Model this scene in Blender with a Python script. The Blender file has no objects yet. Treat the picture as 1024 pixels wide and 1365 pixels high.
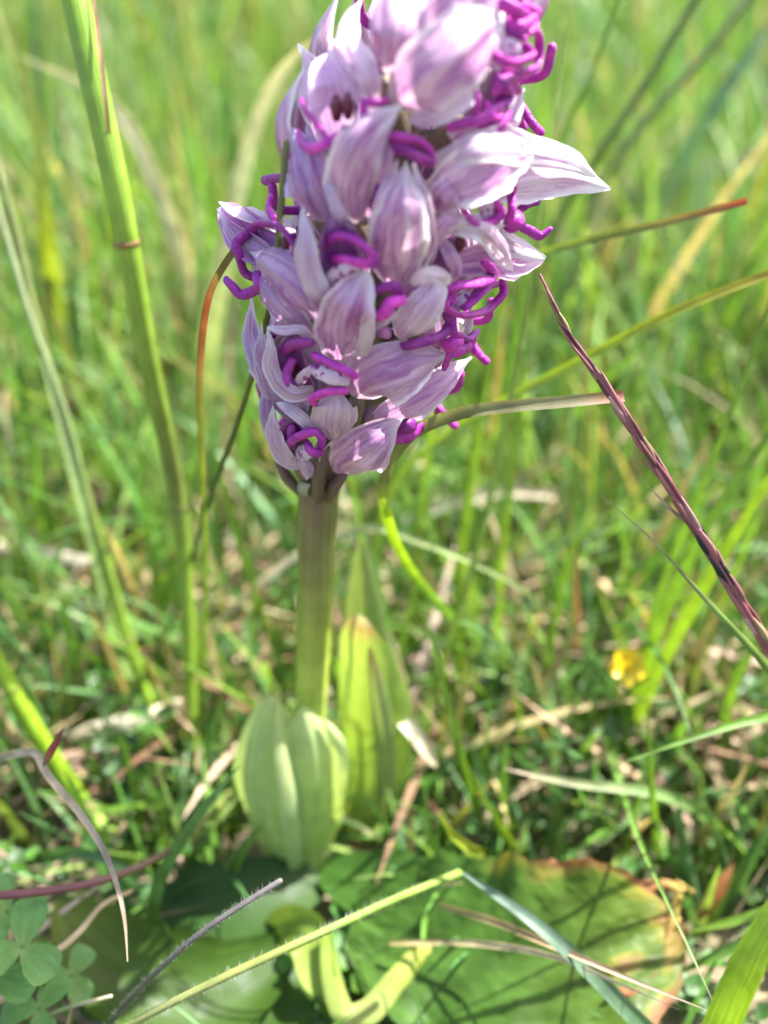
import bpy, math, random
import numpy as np
from mathutils import Vector

rng = np.random.default_rng(7)
random.seed(7)
SC = bpy.context.scene
COL = SC.collection

# ------------------------------------------------------------------ camera
PITCH = math.radians(33.0)
CAM_H = 0.165
F = 682.5 / math.tan(math.radians(30.0))        # focal length in photo pixels (1024 x 1365)
cp, sp = math.cos(PITCH), math.sin(PITCH)
CAM = np.array([0.0, 0.0, CAM_H])
FWD = np.array([0.0, cp, -sp]); UP = np.array([0.0, sp, cp]); RIGHT = np.array([1.0, 0.0, 0.0])
cam = bpy.data.cameras.new('camera')
co = bpy.data.objects.new('camera', cam); COL.objects.link(co)
co.location = CAM; co.rotation_euler = (math.radians(90) - PITCH, 0, 0)
cam.sensor_fit = 'VERTICAL'; cam.sensor_height = 24.0
cam.lens = 12.0 / math.tan(math.radians(30.0))
cam.clip_start = 0.005; cam.clip_end = 500.0
cam.dof.use_dof = True; cam.dof.focus_distance = 0.1185
cam.dof.aperture_fstop = cam.lens / 3.4         # 3.4 mm entrance pupil
SC.camera = co

# ------------------------------------------------------------------ light
SUN_AZ, SUN_EL = math.radians(62), math.radians(60)
world = bpy.data.worlds.new('World'); SC.world = world; world.use_nodes = True
wn = world.node_tree.nodes; wl = world.node_tree.links
bg = wn['Background']; bg.inputs['Strength'].default_value = 0.125
sky = wn.new('ShaderNodeTexSky'); sky.sky_type = 'NISHITA'; sky.sun_disc = False; sky.dust_density = 3.0
sky.sun_elevation = SUN_EL; sky.sun_rotation = SUN_AZ
wl.new(sky.outputs[0], bg.inputs['Color'])
sl = bpy.data.lights.new('sun', 'SUN'); sl.energy = 5.0; sl.angle = math.radians(0.53); sl.color = (1.0, 0.97, 0.93)
so = bpy.data.objects.new('sun', sl); COL.objects.link(so)
sd = Vector((math.cos(SUN_EL) * math.sin(SUN_AZ), math.cos(SUN_EL) * math.cos(SUN_AZ), math.sin(SUN_EL)))
so.rotation_euler = sd.to_track_quat('Z', 'Y').to_euler(); so.location = (0.5, 0.2, 1.0)
SC.view_settings.view_transform = 'Standard'; SC.view_settings.look = 'None'
SC.view_settings.gamma = 1.0; SC.view_settings.exposure = 1.9
SC.cycles.use_denoising = True
SC.cycles.max_bounces = 10; SC.cycles.transmission_bounces = 8; SC.cycles.diffuse_bounces = 5
SC.cycles.sample_clamp_indirect = 8.0

# ------------------------------------------------------------------ pixel <-> world
def px(x, y, d):
    return CAM + FWD * d + RIGHT * ((x - 512.0) / F * d) + UP * (-(y - 682.5) / F * d)
def gd(y):                                        # depth at which the ray of row y meets the ground
    t = (y - 682.5) / F
    return CAM_H / max(0.03, sp + t * cp)
STEM_Y = 0.117
def ad(y):                                        # depth of the upright plane the orchid stands in
    t = (y - 682.5) / F
    return STEM_Y / (cp - t * sp)

def nrm(v):
    v = np.asarray(v, float); n = np.linalg.norm(v)
    return v / n if n > 1e-12 else v
def spline(P, n):
    P = np.asarray(P, float)
    if len(P) == 2:
        t = np.linspace(0, 1, n)[:, None]; return P[0] * (1 - t) + P[1] * t
    seg = np.linalg.norm(np.diff(P, axis=0), axis=1) ** 0.5 + 1e-9
    T = np.concatenate([[0], np.cumsum(seg)])
    Q = np.vstack([2 * P[0] - P[1], P, 2 * P[-1] - P[-2]])
    TT = np.concatenate([[-seg[0]], T, [T[-1] + seg[-1]]])
    out = []
    for t in np.linspace(0, T[-1], n):
        i = int(np.clip(np.searchsorted(T, t, side='right') - 1, 0, len(P) - 2))
        t0, t1, t2, t3 = TT[i:i + 4]; p0, p1, p2, p3 = Q[i:i + 4]
        a1 = (t1 - t) / (t1 - t0) * p0 + (t - t0) / (t1 - t0) * p1
        a2 = (t2 - t) / (t2 - t1) * p1 + (t - t1) / (t2 - t1) * p2
        a3 = (t3 - t) / (t3 - t2) * p2 + (t - t2) / (t3 - t2) * p3
        b1 = (t2 - t) / (t2 - t0) * a1 + (t - t0) / (t2 - t0) * a2
        b2 = (t3 - t) / (t3 - t1) * a2 + (t - t1) / (t3 - t1) * a3
        out.append((t2 - t) / (t2 - t1) * b1 + (t - t1) / (t2 - t1) * b2)
    return np.array(out)
def arclen(P):
    s = np.concatenate([[0], np.cumsum(np.linalg.norm(np.diff(P, axis=0), axis=1))])
    return s / s[-1]
def tangents(P):
    T = np.gradient(P, axis=0)
    return T / (np.linalg.norm(T, axis=1)[:, None] + 1e-12)

# ------------------------------------------------------------------ materials
def newmat(name):
    m = bpy.data.materials.new(name); m.use_nodes = True
    nt = m.node_tree; nt.nodes.clear()
    return m, nt, nt.nodes, nt.links
class NT:
    def __init__(s, nt): s.nt = nt; s.n = nt.nodes; s.l = nt.links
    def node(s, t, **kw):
        o = s.n.new(t)
        for k, v in kw.items(): setattr(o, k, v)
        return o
    def put(s, sock, v):
        if hasattr(v, 'links') or isinstance(v, bpy.types.NodeSocket): s.l.new(v, sock)
        else: sock.default_value = v
    def math(s, op, a, b=0.0, clamp=False):
        o = s.node('ShaderNodeMath', operation=op); o.use_clamp = clamp
        s.put(o.inputs[0], a); s.put(o.inputs[1], b); return o.outputs[0]
    def mapr(s, v, a, b, c=0.0, d=1.0):
        o = s.node('ShaderNodeMapRange', interpolation_type='SMOOTHSTEP')
        s.put(o.inputs[0], v)
        for i, q in zip((1, 2, 3, 4), (a, b, c, d)): o.inputs[i].default_value = q
        return o.outputs[0]
    def mix(s, f, a, b, mode='MIX'):
        o = s.node('ShaderNodeMix', data_type='RGBA', blend_type=mode)
        s.put(o.inputs[0], f); s.put(o.inputs[6], a); s.put(o.inputs[7], b); return o.outputs[2]
    def noise(s, vec, scale, detail=3.0, rough=0.55):
        o = s.node('ShaderNodeTexNoise'); s.put(o.inputs['Vector'], vec)
        o.inputs['Scale'].default_value = scale; o.inputs['Detail'].default_value = detail
        o.inputs['Roughness'].default_value = rough; return o.outputs['Fac']
    def comb(s, x, y, z):
        o = s.node('ShaderNodeCombineXYZ'); s.put(o.inputs[0], x); s.put(o.inputs[1], y); s.put(o.inputs[2], z); return o.outputs[0]
    def thin(s, color, trans, rough, spec=0.5, bump=None, tcol=None, sheen=0.0):
        p = s.node('ShaderNodeBsdfPrincipled'); s.put(p.inputs['Base Color'], color)
        s.put(p.inputs['Roughness'], rough); p.inputs['Specular IOR Level'].default_value = spec
        t = s.node('ShaderNodeBsdfTranslucent'); s.put(t.inputs['Color'], color if tcol is None else tcol)
        if bump is not None:
            b = s.node('ShaderNodeBump'); b.inputs['Distance'].default_value = bump[1]; b.inputs['Strength'].default_value = bump[2]
            s.l.new(bump[0], b.inputs['Height']); s.l.new(b.outputs[0], p.inputs['Normal']); s.l.new(b.outputs[0], t.inputs['Normal'])
        mx = s.node('ShaderNodeMixShader'); s.put(mx.inputs[0], trans)
        s.l.new(p.outputs[0], mx.inputs[1]); s.l.new(t.outputs[0], mx.inputs[2])
        out = s.node('ShaderNodeOutputMaterial'); s.l.new(mx.outputs[0], out.inputs[0])

def rgb(*c): return (c[0], c[1], c[2], 1.0)
def uvnodes(N):
    uv = N.node('ShaderNodeUVMap'); uv.uv_map = 'UVMap'
    s = N.node('ShaderNodeSeparateXYZ'); N.l.new(uv.outputs[0], s.inputs[0])
    return s.outputs[0], s.outputs[1]

def petal_material(name, light, dark, edge, veins=1.0, trans=0.36):
    m, nt, n, l = newmat(name); N = NT(nt)
    u, v = uvnodes(N)                                           # u 0..1 across, v 0..1 along
    oi = N.node('ShaderNodeObjectInfo'); rnd = N.math('MULTIPLY', oi.outputs['Random'], 37.0)
    au = N.math('ABSOLUTE', N.math('SUBTRACT', N.math('MULTIPLY', u, 2.0), 1.0))
    wob = N.noise(N.comb(u, v, rnd), 4.0, 3)
    uu = N.math('ADD', N.math('MULTIPLY', u, 7.0), N.math('MULTIPLY', wob, 2.6))
    stre = N.noise(N.comb(uu, N.math('MULTIPLY', v, 1.6), rnd), 1.0, 4, 0.6)
    vein = N.mapr(stre, 0.38, 0.68)
    patch = N.mapr(N.noise(N.comb(N.math('MULTIPLY', u, 2.2), N.math('MULTIPLY', v, 1.8), rnd), 1.3, 3), 0.35, 0.7)
    amt = N.math('MULTIPLY', N.math('ADD', N.math('MULTIPLY', vein, 0.75), N.math('MULTIPLY', patch, 0.38)), veins, True)
    c = N.mix(amt, rgb(*light), rgb(*dark))
    fs = N.noise(N.comb(N.math('ADD', N.math('MULTIPLY', u, 24.0), N.math('MULTIPLY', wob, 5.0)), N.math('MULTIPLY', v, 2.2), rnd), 1.0, 3, 0.6)
    c = N.mix(N.math('MULTIPLY', N.mapr(fs, 0.48, 0.68), 0.42 * veins), c, rgb(dark[0] * .85, dark[1] * .7, dark[2] * .85))
    c = N.mix(N.math('MULTIPLY', N.mapr(fs, 0.46, 0.28), 0.35), c, rgb(*edge))
    # thin dark nerves
    w = N.node('ShaderNodeTexWave', wave_type='BANDS', bands_direction='X'); 
    N.l.new(N.comb(N.math('ADD', u, N.math('MULTIPLY', wob, 0.16)), N.math('MULTIPLY', v, 0.3), 0.0), w.inputs['Vector'])
    w.inputs['Scale'].default_value = 2.3; w.inputs['Distortion'].default_value = 3.5; w.inputs['Detail'].default_value = 2.0
    nerve = N.math('MULTIPLY', N.math('MULTIPLY', N.mapr(w.outputs['Fac'], 0.86, 1.0), patch), 0.5 * veins)
    c = N.mix(nerve, c, rgb(dark[0] * 0.62, dark[1] * 0.45, dark[2] * 0.62))
    ed = N.math('MULTIPLY', N.mapr(N.math('ADD', au, N.math('MULTIPLY', N.math('SUBTRACT', wob, 0.5), 0.7)), 0.68, 1.05), 0.9)
    tip = N.math('MULTIPLY', N.mapr(N.math('ADD', v, N.math('MULTIPLY', N.math('SUBTRACT', wob, 0.5), 0.4)), 0.76, 0.99), 0.95)
    c = N.mix(N.math('MAXIMUM', ed, tip), c, rgb(*edge))
    base = N.mapr(v, 0.12, 0.0)
    c = N.mix(N.math('MULTIPLY', base, 0.55), c, rgb(0.55, 0.47, 0.36))
    c = N.mix(1.0, c, oi.outputs['Color'], 'MULTIPLY')
    fine = N.noise(N.comb(N.math('MULTIPLY', u, 60.0), N.math('MULTIPLY', v, 60.0), rnd), 1.0, 2)
    h = N.math('ADD', N.math('MULTIPLY', stre, 1.0), N.math('MULTIPLY', fine, 0.25))
    N.thin(c, trans, N.mapr(fine, 0.2, 0.8, 0.24, 0.42), 0.5, (h, 0.0006, 0.42))
    return m
M_PETAL = petal_material('sepal_lilac', (0.72, 0.51, 0.645), (0.385, 0.125, 0.35), (0.86, 0.82, 0.83))
M_PALE = petal_material('sepal_pale', (0.79, 0.67, 0.74), (0.52, 0.28, 0.49), (0.84, 0.80, 0.82), 0.85)
M_INNER = petal_material('sepal_inner', (0.30, 0.08, 0.30), (0.14, 0.02, 0.15), (0.48, 0.26, 0.48), 1.0, 0.22)  # deep purple inside, darkened further for the shade in open throats

def lobe_material():
    m, nt, n, l = newmat('lobe_magenta'); N = NT(nt)
    u, v = uvnodes(N)
    oi = N.node('ShaderNodeObjectInfo'); rnd = N.math('MULTIPLY', oi.outputs['Random'], 31.0)
    nz = N.noise(N.comb(N.math('MULTIPLY', u, 3.0), N.math('MULTIPLY', v, 6.0), rnd), 1.0, 3)
    c = N.mix(N.mapr(nz, 0.3, 0.7), rgb(0.58, 0.045, 0.44), rgb(0.36, 0.02, 0.33))
    c = N.mix(1.0, c, oi.outputs['Color'], 'MULTIPLY')
    tc = N.node('ShaderNodeTexCoord')
    fine = N.noise(tc.outputs['Object'], 1500.0, 4)
    N.thin(c, 0.22, N.mapr(fine, 0.3, 0.7, 0.28, 0.5), 0.5, (fine, 0.0004, 0.8))
    return m
M_LOBE = lobe_material()

def lip_material():
    m, nt, n, l = newmat('lip_spotted'); N = NT(nt)
    u, v = uvnodes(N)
    tc = N.node('ShaderNodeTexCoord')
    vo = N.node('ShaderNodeTexVoronoi'); N.l.new(tc.outputs['Object'], vo.inputs['Vector']); vo.inputs['Scale'].default_value = 1050.0
    spots = N.mapr(vo.outputs['Distance'], 0.50, 0.40)
    keep = N.mapr(N.noise(tc.outputs['Object'], 500.0, 1), 0.45, 0.5)
    c = N.mix(N.mapr(N.noise(tc.outputs['Object'], 260.0, 2), 0.35, 0.65), rgb(0.68, 0.58, 0.66), rgb(0.52, 0.36, 0.52))
    c = N.mix(N.math('MULTIPLY', spots, keep), c, rgb(0.28, 0.03, 0.26))
    oi = N.node('ShaderNodeObjectInfo'); c = N.mix(1.0, c, oi.outputs['Color'], 'MULTIPLY')
    fine = N.noise(tc.outputs['Object'], 3000.0, 2)
    N.thin(c, 0.25, 0.5, 0.4, (fine, 0.0002, 0.7))
    return m
M_LIP = lip_material()

def plant_material(name, trans, rough, along=22.0, spec=0.5, mott=0.35, bump=0.25, tboost=(1.15, 1.1, 0.55)):
    m, nt, n, l = newmat(name); N = NT(nt)
    at = N.node('ShaderNodeAttribute'); at.attribute_name = 'Col'
    u, v = uvnodes(N)
    oi = N.node('ShaderNodeObjectInfo'); rnd = N.math('MULTIPLY', oi.outputs['Random'], 53.0)
    st = N.noise(N.comb(N.math('MULTIPLY', u, along), N.math('MULTIPLY', v, 2.0), rnd), 1.0, 3)
    tc = N.node('ShaderNodeTexCoord')
    bl = N.noise(tc.outputs['Object'], 230.0, 4)
    k = N.math('ADD', N.mapr(st, 0.25, 0.75, 1.0 - mott, 1.0 + mott * 0.8), N.mapr(bl, 0.3, 0.7, -mott * 0.6, mott * 0.6))
    vm = N.node('ShaderNodeVectorMath', operation='SCALE'); N.l.new(at.outputs['Color'], vm.inputs[0]); N.l.new(k, vm.inputs['Scale'])
    tm = N.node('ShaderNodeVectorMath', operation='MULTIPLY'); N.l.new(vm.outputs[0], tm.inputs[0]); tm.inputs[1].default_value = tboost
    N.thin(vm.outputs[0], trans, N.mapr(bl, 0.3, 0.7, rough - 0.08, rough + 0.1), spec, (st, 0.0004, bump), tm.outputs[0])
    return m
M_BLADE = plant_material('grass_leaf', 0.42, 0.40)
M_LEAF = plant_material('orchid_leaf', 0.40, 0.5, 14.0, 0.25, 0.13, 0.35)
M_STEM = plant_material('plant_stem', 0.14, 0.42, 26.0, 0.45, 0.22, 0.5)
M_DRY = plant_material('dry_straw', 0.28, 0.6, 16.0, 0.3, 0.4, 0.5, (1.0, 0.9, 0.7))

def soil_material():
    m, nt, n, l = newmat('soil'); N = NT(nt)
    tc = N.node('ShaderNodeTexCoord')
    a = N.noise(tc.outputs['Object'], 60.0, 6, 0.65); b = N.noise(tc.outputs['Object'], 9.0, 4)
    c = N.mix(N.mapr(a, 0.3, 0.7), rgb(0.09, 0.07, 0.045), rgb(0.30, 0.23, 0.15))
    c = N.mix(N.mapr(b, 0.4, 0.65), c, rgb(0.055, 0.085, 0.022))
    p = N.node('ShaderNodeBsdfPrincipled'); N.put(p.inputs['Base Color'], c); p.inputs['Roughness'].default_value = 0.95
    bp = N.node('ShaderNodeBump'); bp.inputs['Distance'].default_value = 0.006; N.l.new(a, bp.inputs['Height']); N.l.new(bp.outputs[0], p.inputs['Normal'])
    out = N.node('ShaderNodeOutputMaterial'); N.l.new(p.outputs[0], out.inputs[0])
    return m
M_SOIL = soil_material()
def flower_yellow():
    m, nt, n, l = newmat('petal_yellow'); N = NT(nt)
    tc = N.node('ShaderNodeTexCoord'); a = N.noise(tc.outputs['Object'], 300.0, 3)
    N.thin(N.mix(a, rgb(0.80, 0.62, 0.02), rgb(0.74, 0.52, 0.01)), 0.3, 0.35)
    return m
M_YEL = flower_yellow()

# ------------------------------------------------------------------ mesh helpers
def mesh_obj(name, V, Q, mat, parent=None, uv=None, col=None, smooth=True):
    V = np.asarray(V, np.float32); Q = np.asarray(Q, np.int32)
    me = bpy.data.meshes.new(name)
    k = Q.shape[1]
    me.vertices.add(len(V)); me.vertices.foreach_set('co', V.ravel())
    me.loops.add(Q.size); me.loops.foreach_set('vertex_index', Q.ravel())
    me.polygons.add(len(Q)); me.polygons.foreach_set('loop_start', np.arange(0, Q.size, k, dtype=np.int32))
    me.polygons.foreach_set('loop_total', np.full(len(Q), k, np.int32))
    me.polygons.foreach_set('use_smooth', np.full(len(Q), smooth, bool))
    if uv is not None:
        ul = me.uv_layers.new(name='UVMap'); ul.data.foreach_set('uv', np.asarray(uv, np.float32)[Q.ravel()].ravel())
    if col is not None:
        a = me.attributes.new('Col', 'FLOAT_COLOR', 'POINT')
        c = np.asarray(col, np.float32)
        if c.shape[1] == 3: c = np.hstack([c, np.ones((len(c), 1), np.float32)])
        a.data.foreach_set('color', c.ravel())
    me.update(); me.validate()
    me.materials.append(mat)
    o = bpy.data.objects.new(name, me); COL.objects.link(o)
    if parent is not None: o.parent = parent
    return o
def tag(o, label=None, cat=None, group=None, kind=None):
    if label: o['label'] = label
    if cat: o['category'] = cat
    if group: o['group'] = group
    if kind: o['kind'] = kind
    return o
def empty(name, loc=(0, 0, 0)):
    o = bpy.data.objects.new(name, None); COL.objects.link(o); o.location = (0, 0, 0); o.empty_display_size = 0.01
    return o
def grid_quads(nv, nu, close=False):
    q = []
    m = nu if close else nu - 1
    for j in range(nv - 1):
        for i in range(m):
            a = j * nu + i; b = j * nu + (i + 1) % nu
            q.append((a, b, b + nu, a + nu))
    return np.array(q)
def interp(stops, s):
    xs = [p[0] for p in stops]; ys = np.array([np.atleast_1d(p[1]) for p in stops], float)
    return np.stack([np.interp(s, xs, ys[:, k]) for k in range(ys.shape[1])], 1)

PROF = {
    'acute': [(0, .36), (.12, .70), (.3, .97), (.45, 1), (.62, .90), (.78, .60), (.88, .32), (.95, .15), (1, .05)],
    'blunt': [(0, .30), (.1, .62), (.3, .95), (.5, 1), (.72, .92), (.88, .66), (.96, .38), (1, .10)],
    'strap': [(0, .55), (.2, .9), (.5, 1), (.75, .85), (.92, .5), (1, .12)],
    'leaf': [(0, .35), (.15, .7), (.4, 1), (.6, .95), (.8, .68), (.93, .34), (1, .03)],
    'sheath': [(0, .78), (.2, .97), (.45, 1), (.65, .93), (.85, .6), (.95, .32), (1, .08)],
}
def surface(name, P3, wid, facing, mat, parent, curl=60.0, prof='acute', nu=15, nv=26, twist=0.0, ripple=0.0,
            rfreq=3.0, twist_end=None, col=None, keel=0.0, rough=0.0, tint=None, uoff=0.0, colfun=None, pleat=0.0):
    """one thin petal or leaf: spine P3, full projected width wid (metres), convex towards facing (curl < 0: concave)"""
    S = spline(P3, nv); v = arclen(S); T = tangents(S)
    pr = np.interp(v, [p[0] for p in PROF[prof]], [p[1] for p in PROF[prof]])
    fac = np.asarray(facing, float)
    phi = math.radians(abs(curl)); sg = 1.0 if curl >= 0 else -1.0
    R0 = (wid / 2) / (math.sin(min(phi, math.pi / 2)) if phi > 1e-3 else 1.0)
    us = np.linspace(-1, 1, nu)
    ph0 = rng.uniform(0, 6.28); ph1 = rng.uniform(0, 6.28); pf = rng.uniform(5, 8.5); fl2 = rng.uniform(-.2, 1.0, 2); asy = rng.uniform(.84, 1.1, 2); hook = rng.uniform(-.12, .12)
    V = []; UV = []
    for j in range(nv):
        t = T[j]; n = nrm(fac - t * np.dot(fac, t)); s = np.cross(t, n)
        tw = math.radians(twist if twist_end is None else twist + (twist_end - twist) * v[j])
        n, s = n * math.cos(tw) + s * math.sin(tw), s * math.cos(tw) - n * math.sin(tw)
        R = R0 * pr[j]
        for u in us:
            if phi > 1e-3:
                a = s * (R * math.sin(u * phi)) + n * (sg * R * (math.cos(u * phi) - 1))
            else:
                a = s * (R * u)
            w = wid * ripple * (math.sin(rfreq * 6.283 * v[j] + ph0 + (1.3 if u > 0 else 0)) + .5 * math.sin(rfreq * 14.1 * v[j] + ph1)) * abs(u) ** 2.2 * min(1, v[j] * 5)
            kk = wid * keel * (1 - min(1, abs(u) / 0.3)) ** 2 * pr[j]
            if pleat > 0:
                q2 = 1 if u > 0 else 0
                a = a * (1 + (asy[q2] - 1) * abs(u)) + s * wid * hook * max(0, v[j] - .6) ** 1.5
                kk += wid * 2.2 * fl2[q2] * max(0, abs(u) - .66) ** 2 * pr[j]
            kk += wid * pleat * (math.sin(u * pf + ph0 + 2.2 * v[j]) + .5 * math.sin(u * pf * 2.1 + ph1 - 3 * v[j])) * pr[j] * min(1, v[j] * 4)
            V.append(S[j] + a + n * (w + kk) + s * w * 0.35 * np.sign(u)); UV.append((u * .5 + .5, v[j]))
    V = np.array(V); UV = np.array(UV)
    if rough > 0:
        V += rng.normal(0, rough, V.shape)
    c = None
    if colfun is not None: c = colfun(UV[:, 0] * 2 - 1, UV[:, 1])
    elif col is not None: c = interp(col, UV[:, 1])
    o = mesh_obj(name, V, grid_quads(nv, nu), mat, parent, UV, c)
    if tint is not None: o.color = (tint[0], tint[1], tint[2], 1.0)
    return o

def tube(name, P3, rad, mat, parent, n=10, nv=20, stops=None, col=None, flat=1.0, ridges=0, ramp=0.0, cap=True, bulb=0.0, colfun=None, tint=None):
    """tapered tube along P3; rad (metres) times the stops [(s, k)]; closed by rounded ends"""
    S = spline(P3, nv); 
    s = arclen(S); T = tangents(S)
    k = interp(stops, s)[:, 0] if stops else np.ones(nv)
    if cap:                                     # rounded ends
        L = np.linalg.norm(np.diff(S, axis=0), axis=1).sum()
        S = np.vstack([S[0] - T[0] * rad * k[0] * .55, S[0] - T[0] * rad * k[0] * .35, S, S[-1] + T[-1] * rad * k[-1] * .55, S[-1] + T[-1] * rad * k[-1] * .8])
        T = np.vstack([T[0], T[0], T, T[-1], T[-1]]); k = np.concatenate([[k[0] * .08, k[0] * .65], k, [k[-1] * .72, k[-1] * .08]])
        s = np.concatenate([[0, 0], s, [1, 1]])
    V = []; UV = []
    up = nrm(np.cross(T[0], [0.31, 0.9, 0.2]))
    for j in range(len(S)):
        up = nrm(up - T[j] * np.dot(up, T[j])); b = np.cross(T[j], up)
        for i in range(n):
            a = 2 * math.pi * i / n
            r = rad * k[j] * (1 + (ramp * math.cos(ridges * a) if ridges else 0))
            V.append(S[j] + up * (r * math.cos(a)) + b * (r * flat * math.sin(a))); UV.append((i / n, s[j]))
    UV = np.array(UV)
    c = None
    if colfun is not None: c = colfun(UV[:, 0], UV[:, 1])
    elif col is not None: c = interp(col, UV[:, 1])
    o = mesh_obj(name, V, grid_quads(len(S), n, True), mat, parent, UV, c)
    if tint is not None: o.color = (tint[0], tint[1], tint[2], 1.0)
    return o

# ------------------------------------------------------------------ the ground
def build_ground():
    # one sheet to the horizon, fine and uneven near the plant
    r = np.concatenate([[0], np.geomspace(0.02, 400.0, 70)]); na = 72
    V = []
    for rr in r:
        for i in range(na):
            a = 2 * math.pi * i / na
            x, y = rr * math.cos(a), 0.15 + rr * math.sin(a)
            z = -0.002 + (0.0025 * math.sin(x * 61 + 1) * math.cos(y * 47) + 0.002 * math.sin(x * 130 + y * 90)) * min(1, rr / 0.05) * min(1, 3 / (rr + .01))
            V.append((x, y, z))
    o = mesh_obj('ground', V, grid_quads(len(r), na, True), M_SOIL)
    tag(o, 'brown soil of the meadow under the grass', kind='structure')
build_ground()

# ------------------------------------------------------------------ meadow (uncountable grass, straw litter, ground cover)
def blades_mesh(name, X, Y, L, W, lean, az, bend, c0, c1, mat, label, cat, K=6, Z=None, drop=None):
    n = len(X)
    s = np.linspace(0, 1, K)
    th = lean[:, None] + bend[:, None] * s[None, :] ** 1.3          # angle from vertical along the blade
    ds = L[:, None] / (K - 1)
    hx = np.concatenate([np.zeros((n, 1)), np.cumsum(np.sin((th[:, 1:] + th[:, :-1]) / 2) * ds, 1)], 1)
    hz = np.concatenate([np.zeros((n, 1)), np.cumsum(np.cos((th[:, 1:] + th[:, :-1]) / 2) * ds, 1)], 1)
    z0 = np.zeros(n) if Z is None else Z
    px_ = X[:, None] + hx * np.cos(az)[:, None]; py_ = Y[:, None] + hx * np.sin(az)[:, None]; pz_ = z0[:, None] + hz - 0.003
    pz_ = np.maximum(pz_, -0.004 + 0.004 * s[None, :])
    prof = np.interp(s, [0, .15, .5, .8, 1], [.7, 1, .85, .5, .04])
    tw = az + math.pi / 2 + rng.uniform(-.9, .9, n)
    wx = (W / 2)[:, None] * prof[None, :] * np.cos(tw)[:, None]; wy = (W / 2)[:, None] * prof[None, :] * np.sin(tw)[:, None]
    fold = (W * 0.22)[:, None] * prof[None, :]
    V = np.zeros((n, K, 3, 3))
    V[:, :, 0] = np.stack([px_ - wx, py_ - wy, pz_], 2)
    V[:, :, 2] = np.stack([px_ + wx, py_ + wy, pz_], 2)
    V[:, :, 1] = np.stack([px_ - fold * np.cos(az)[:, None] * .9, py_ - fold * np.sin(az)[:, None] * .9, pz_ - fold * 0.3], 2)
    base = grid_quads(K, 3)
    Q = (base[None] + (np.arange(n) * K * 3)[:, None, None]).reshape(-1, 4)
    t = s[None, :, None, None]
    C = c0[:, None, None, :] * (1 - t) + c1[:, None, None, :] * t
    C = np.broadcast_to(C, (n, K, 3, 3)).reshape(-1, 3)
    UV = np.zeros((n, K, 3, 2)); UV[..., 0] = np.array([0, .5, 1])[None, None, :] + rng.uniform(0, 20, n)[:, None, None]; UV[..., 1] = s[None, :, None]
    o = mesh_obj(name, V.reshape(-1, 3), Q, mat, None, UV.reshape(-1, 2), C)
    return tag(o, label, cat, kind='stuff')

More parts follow.
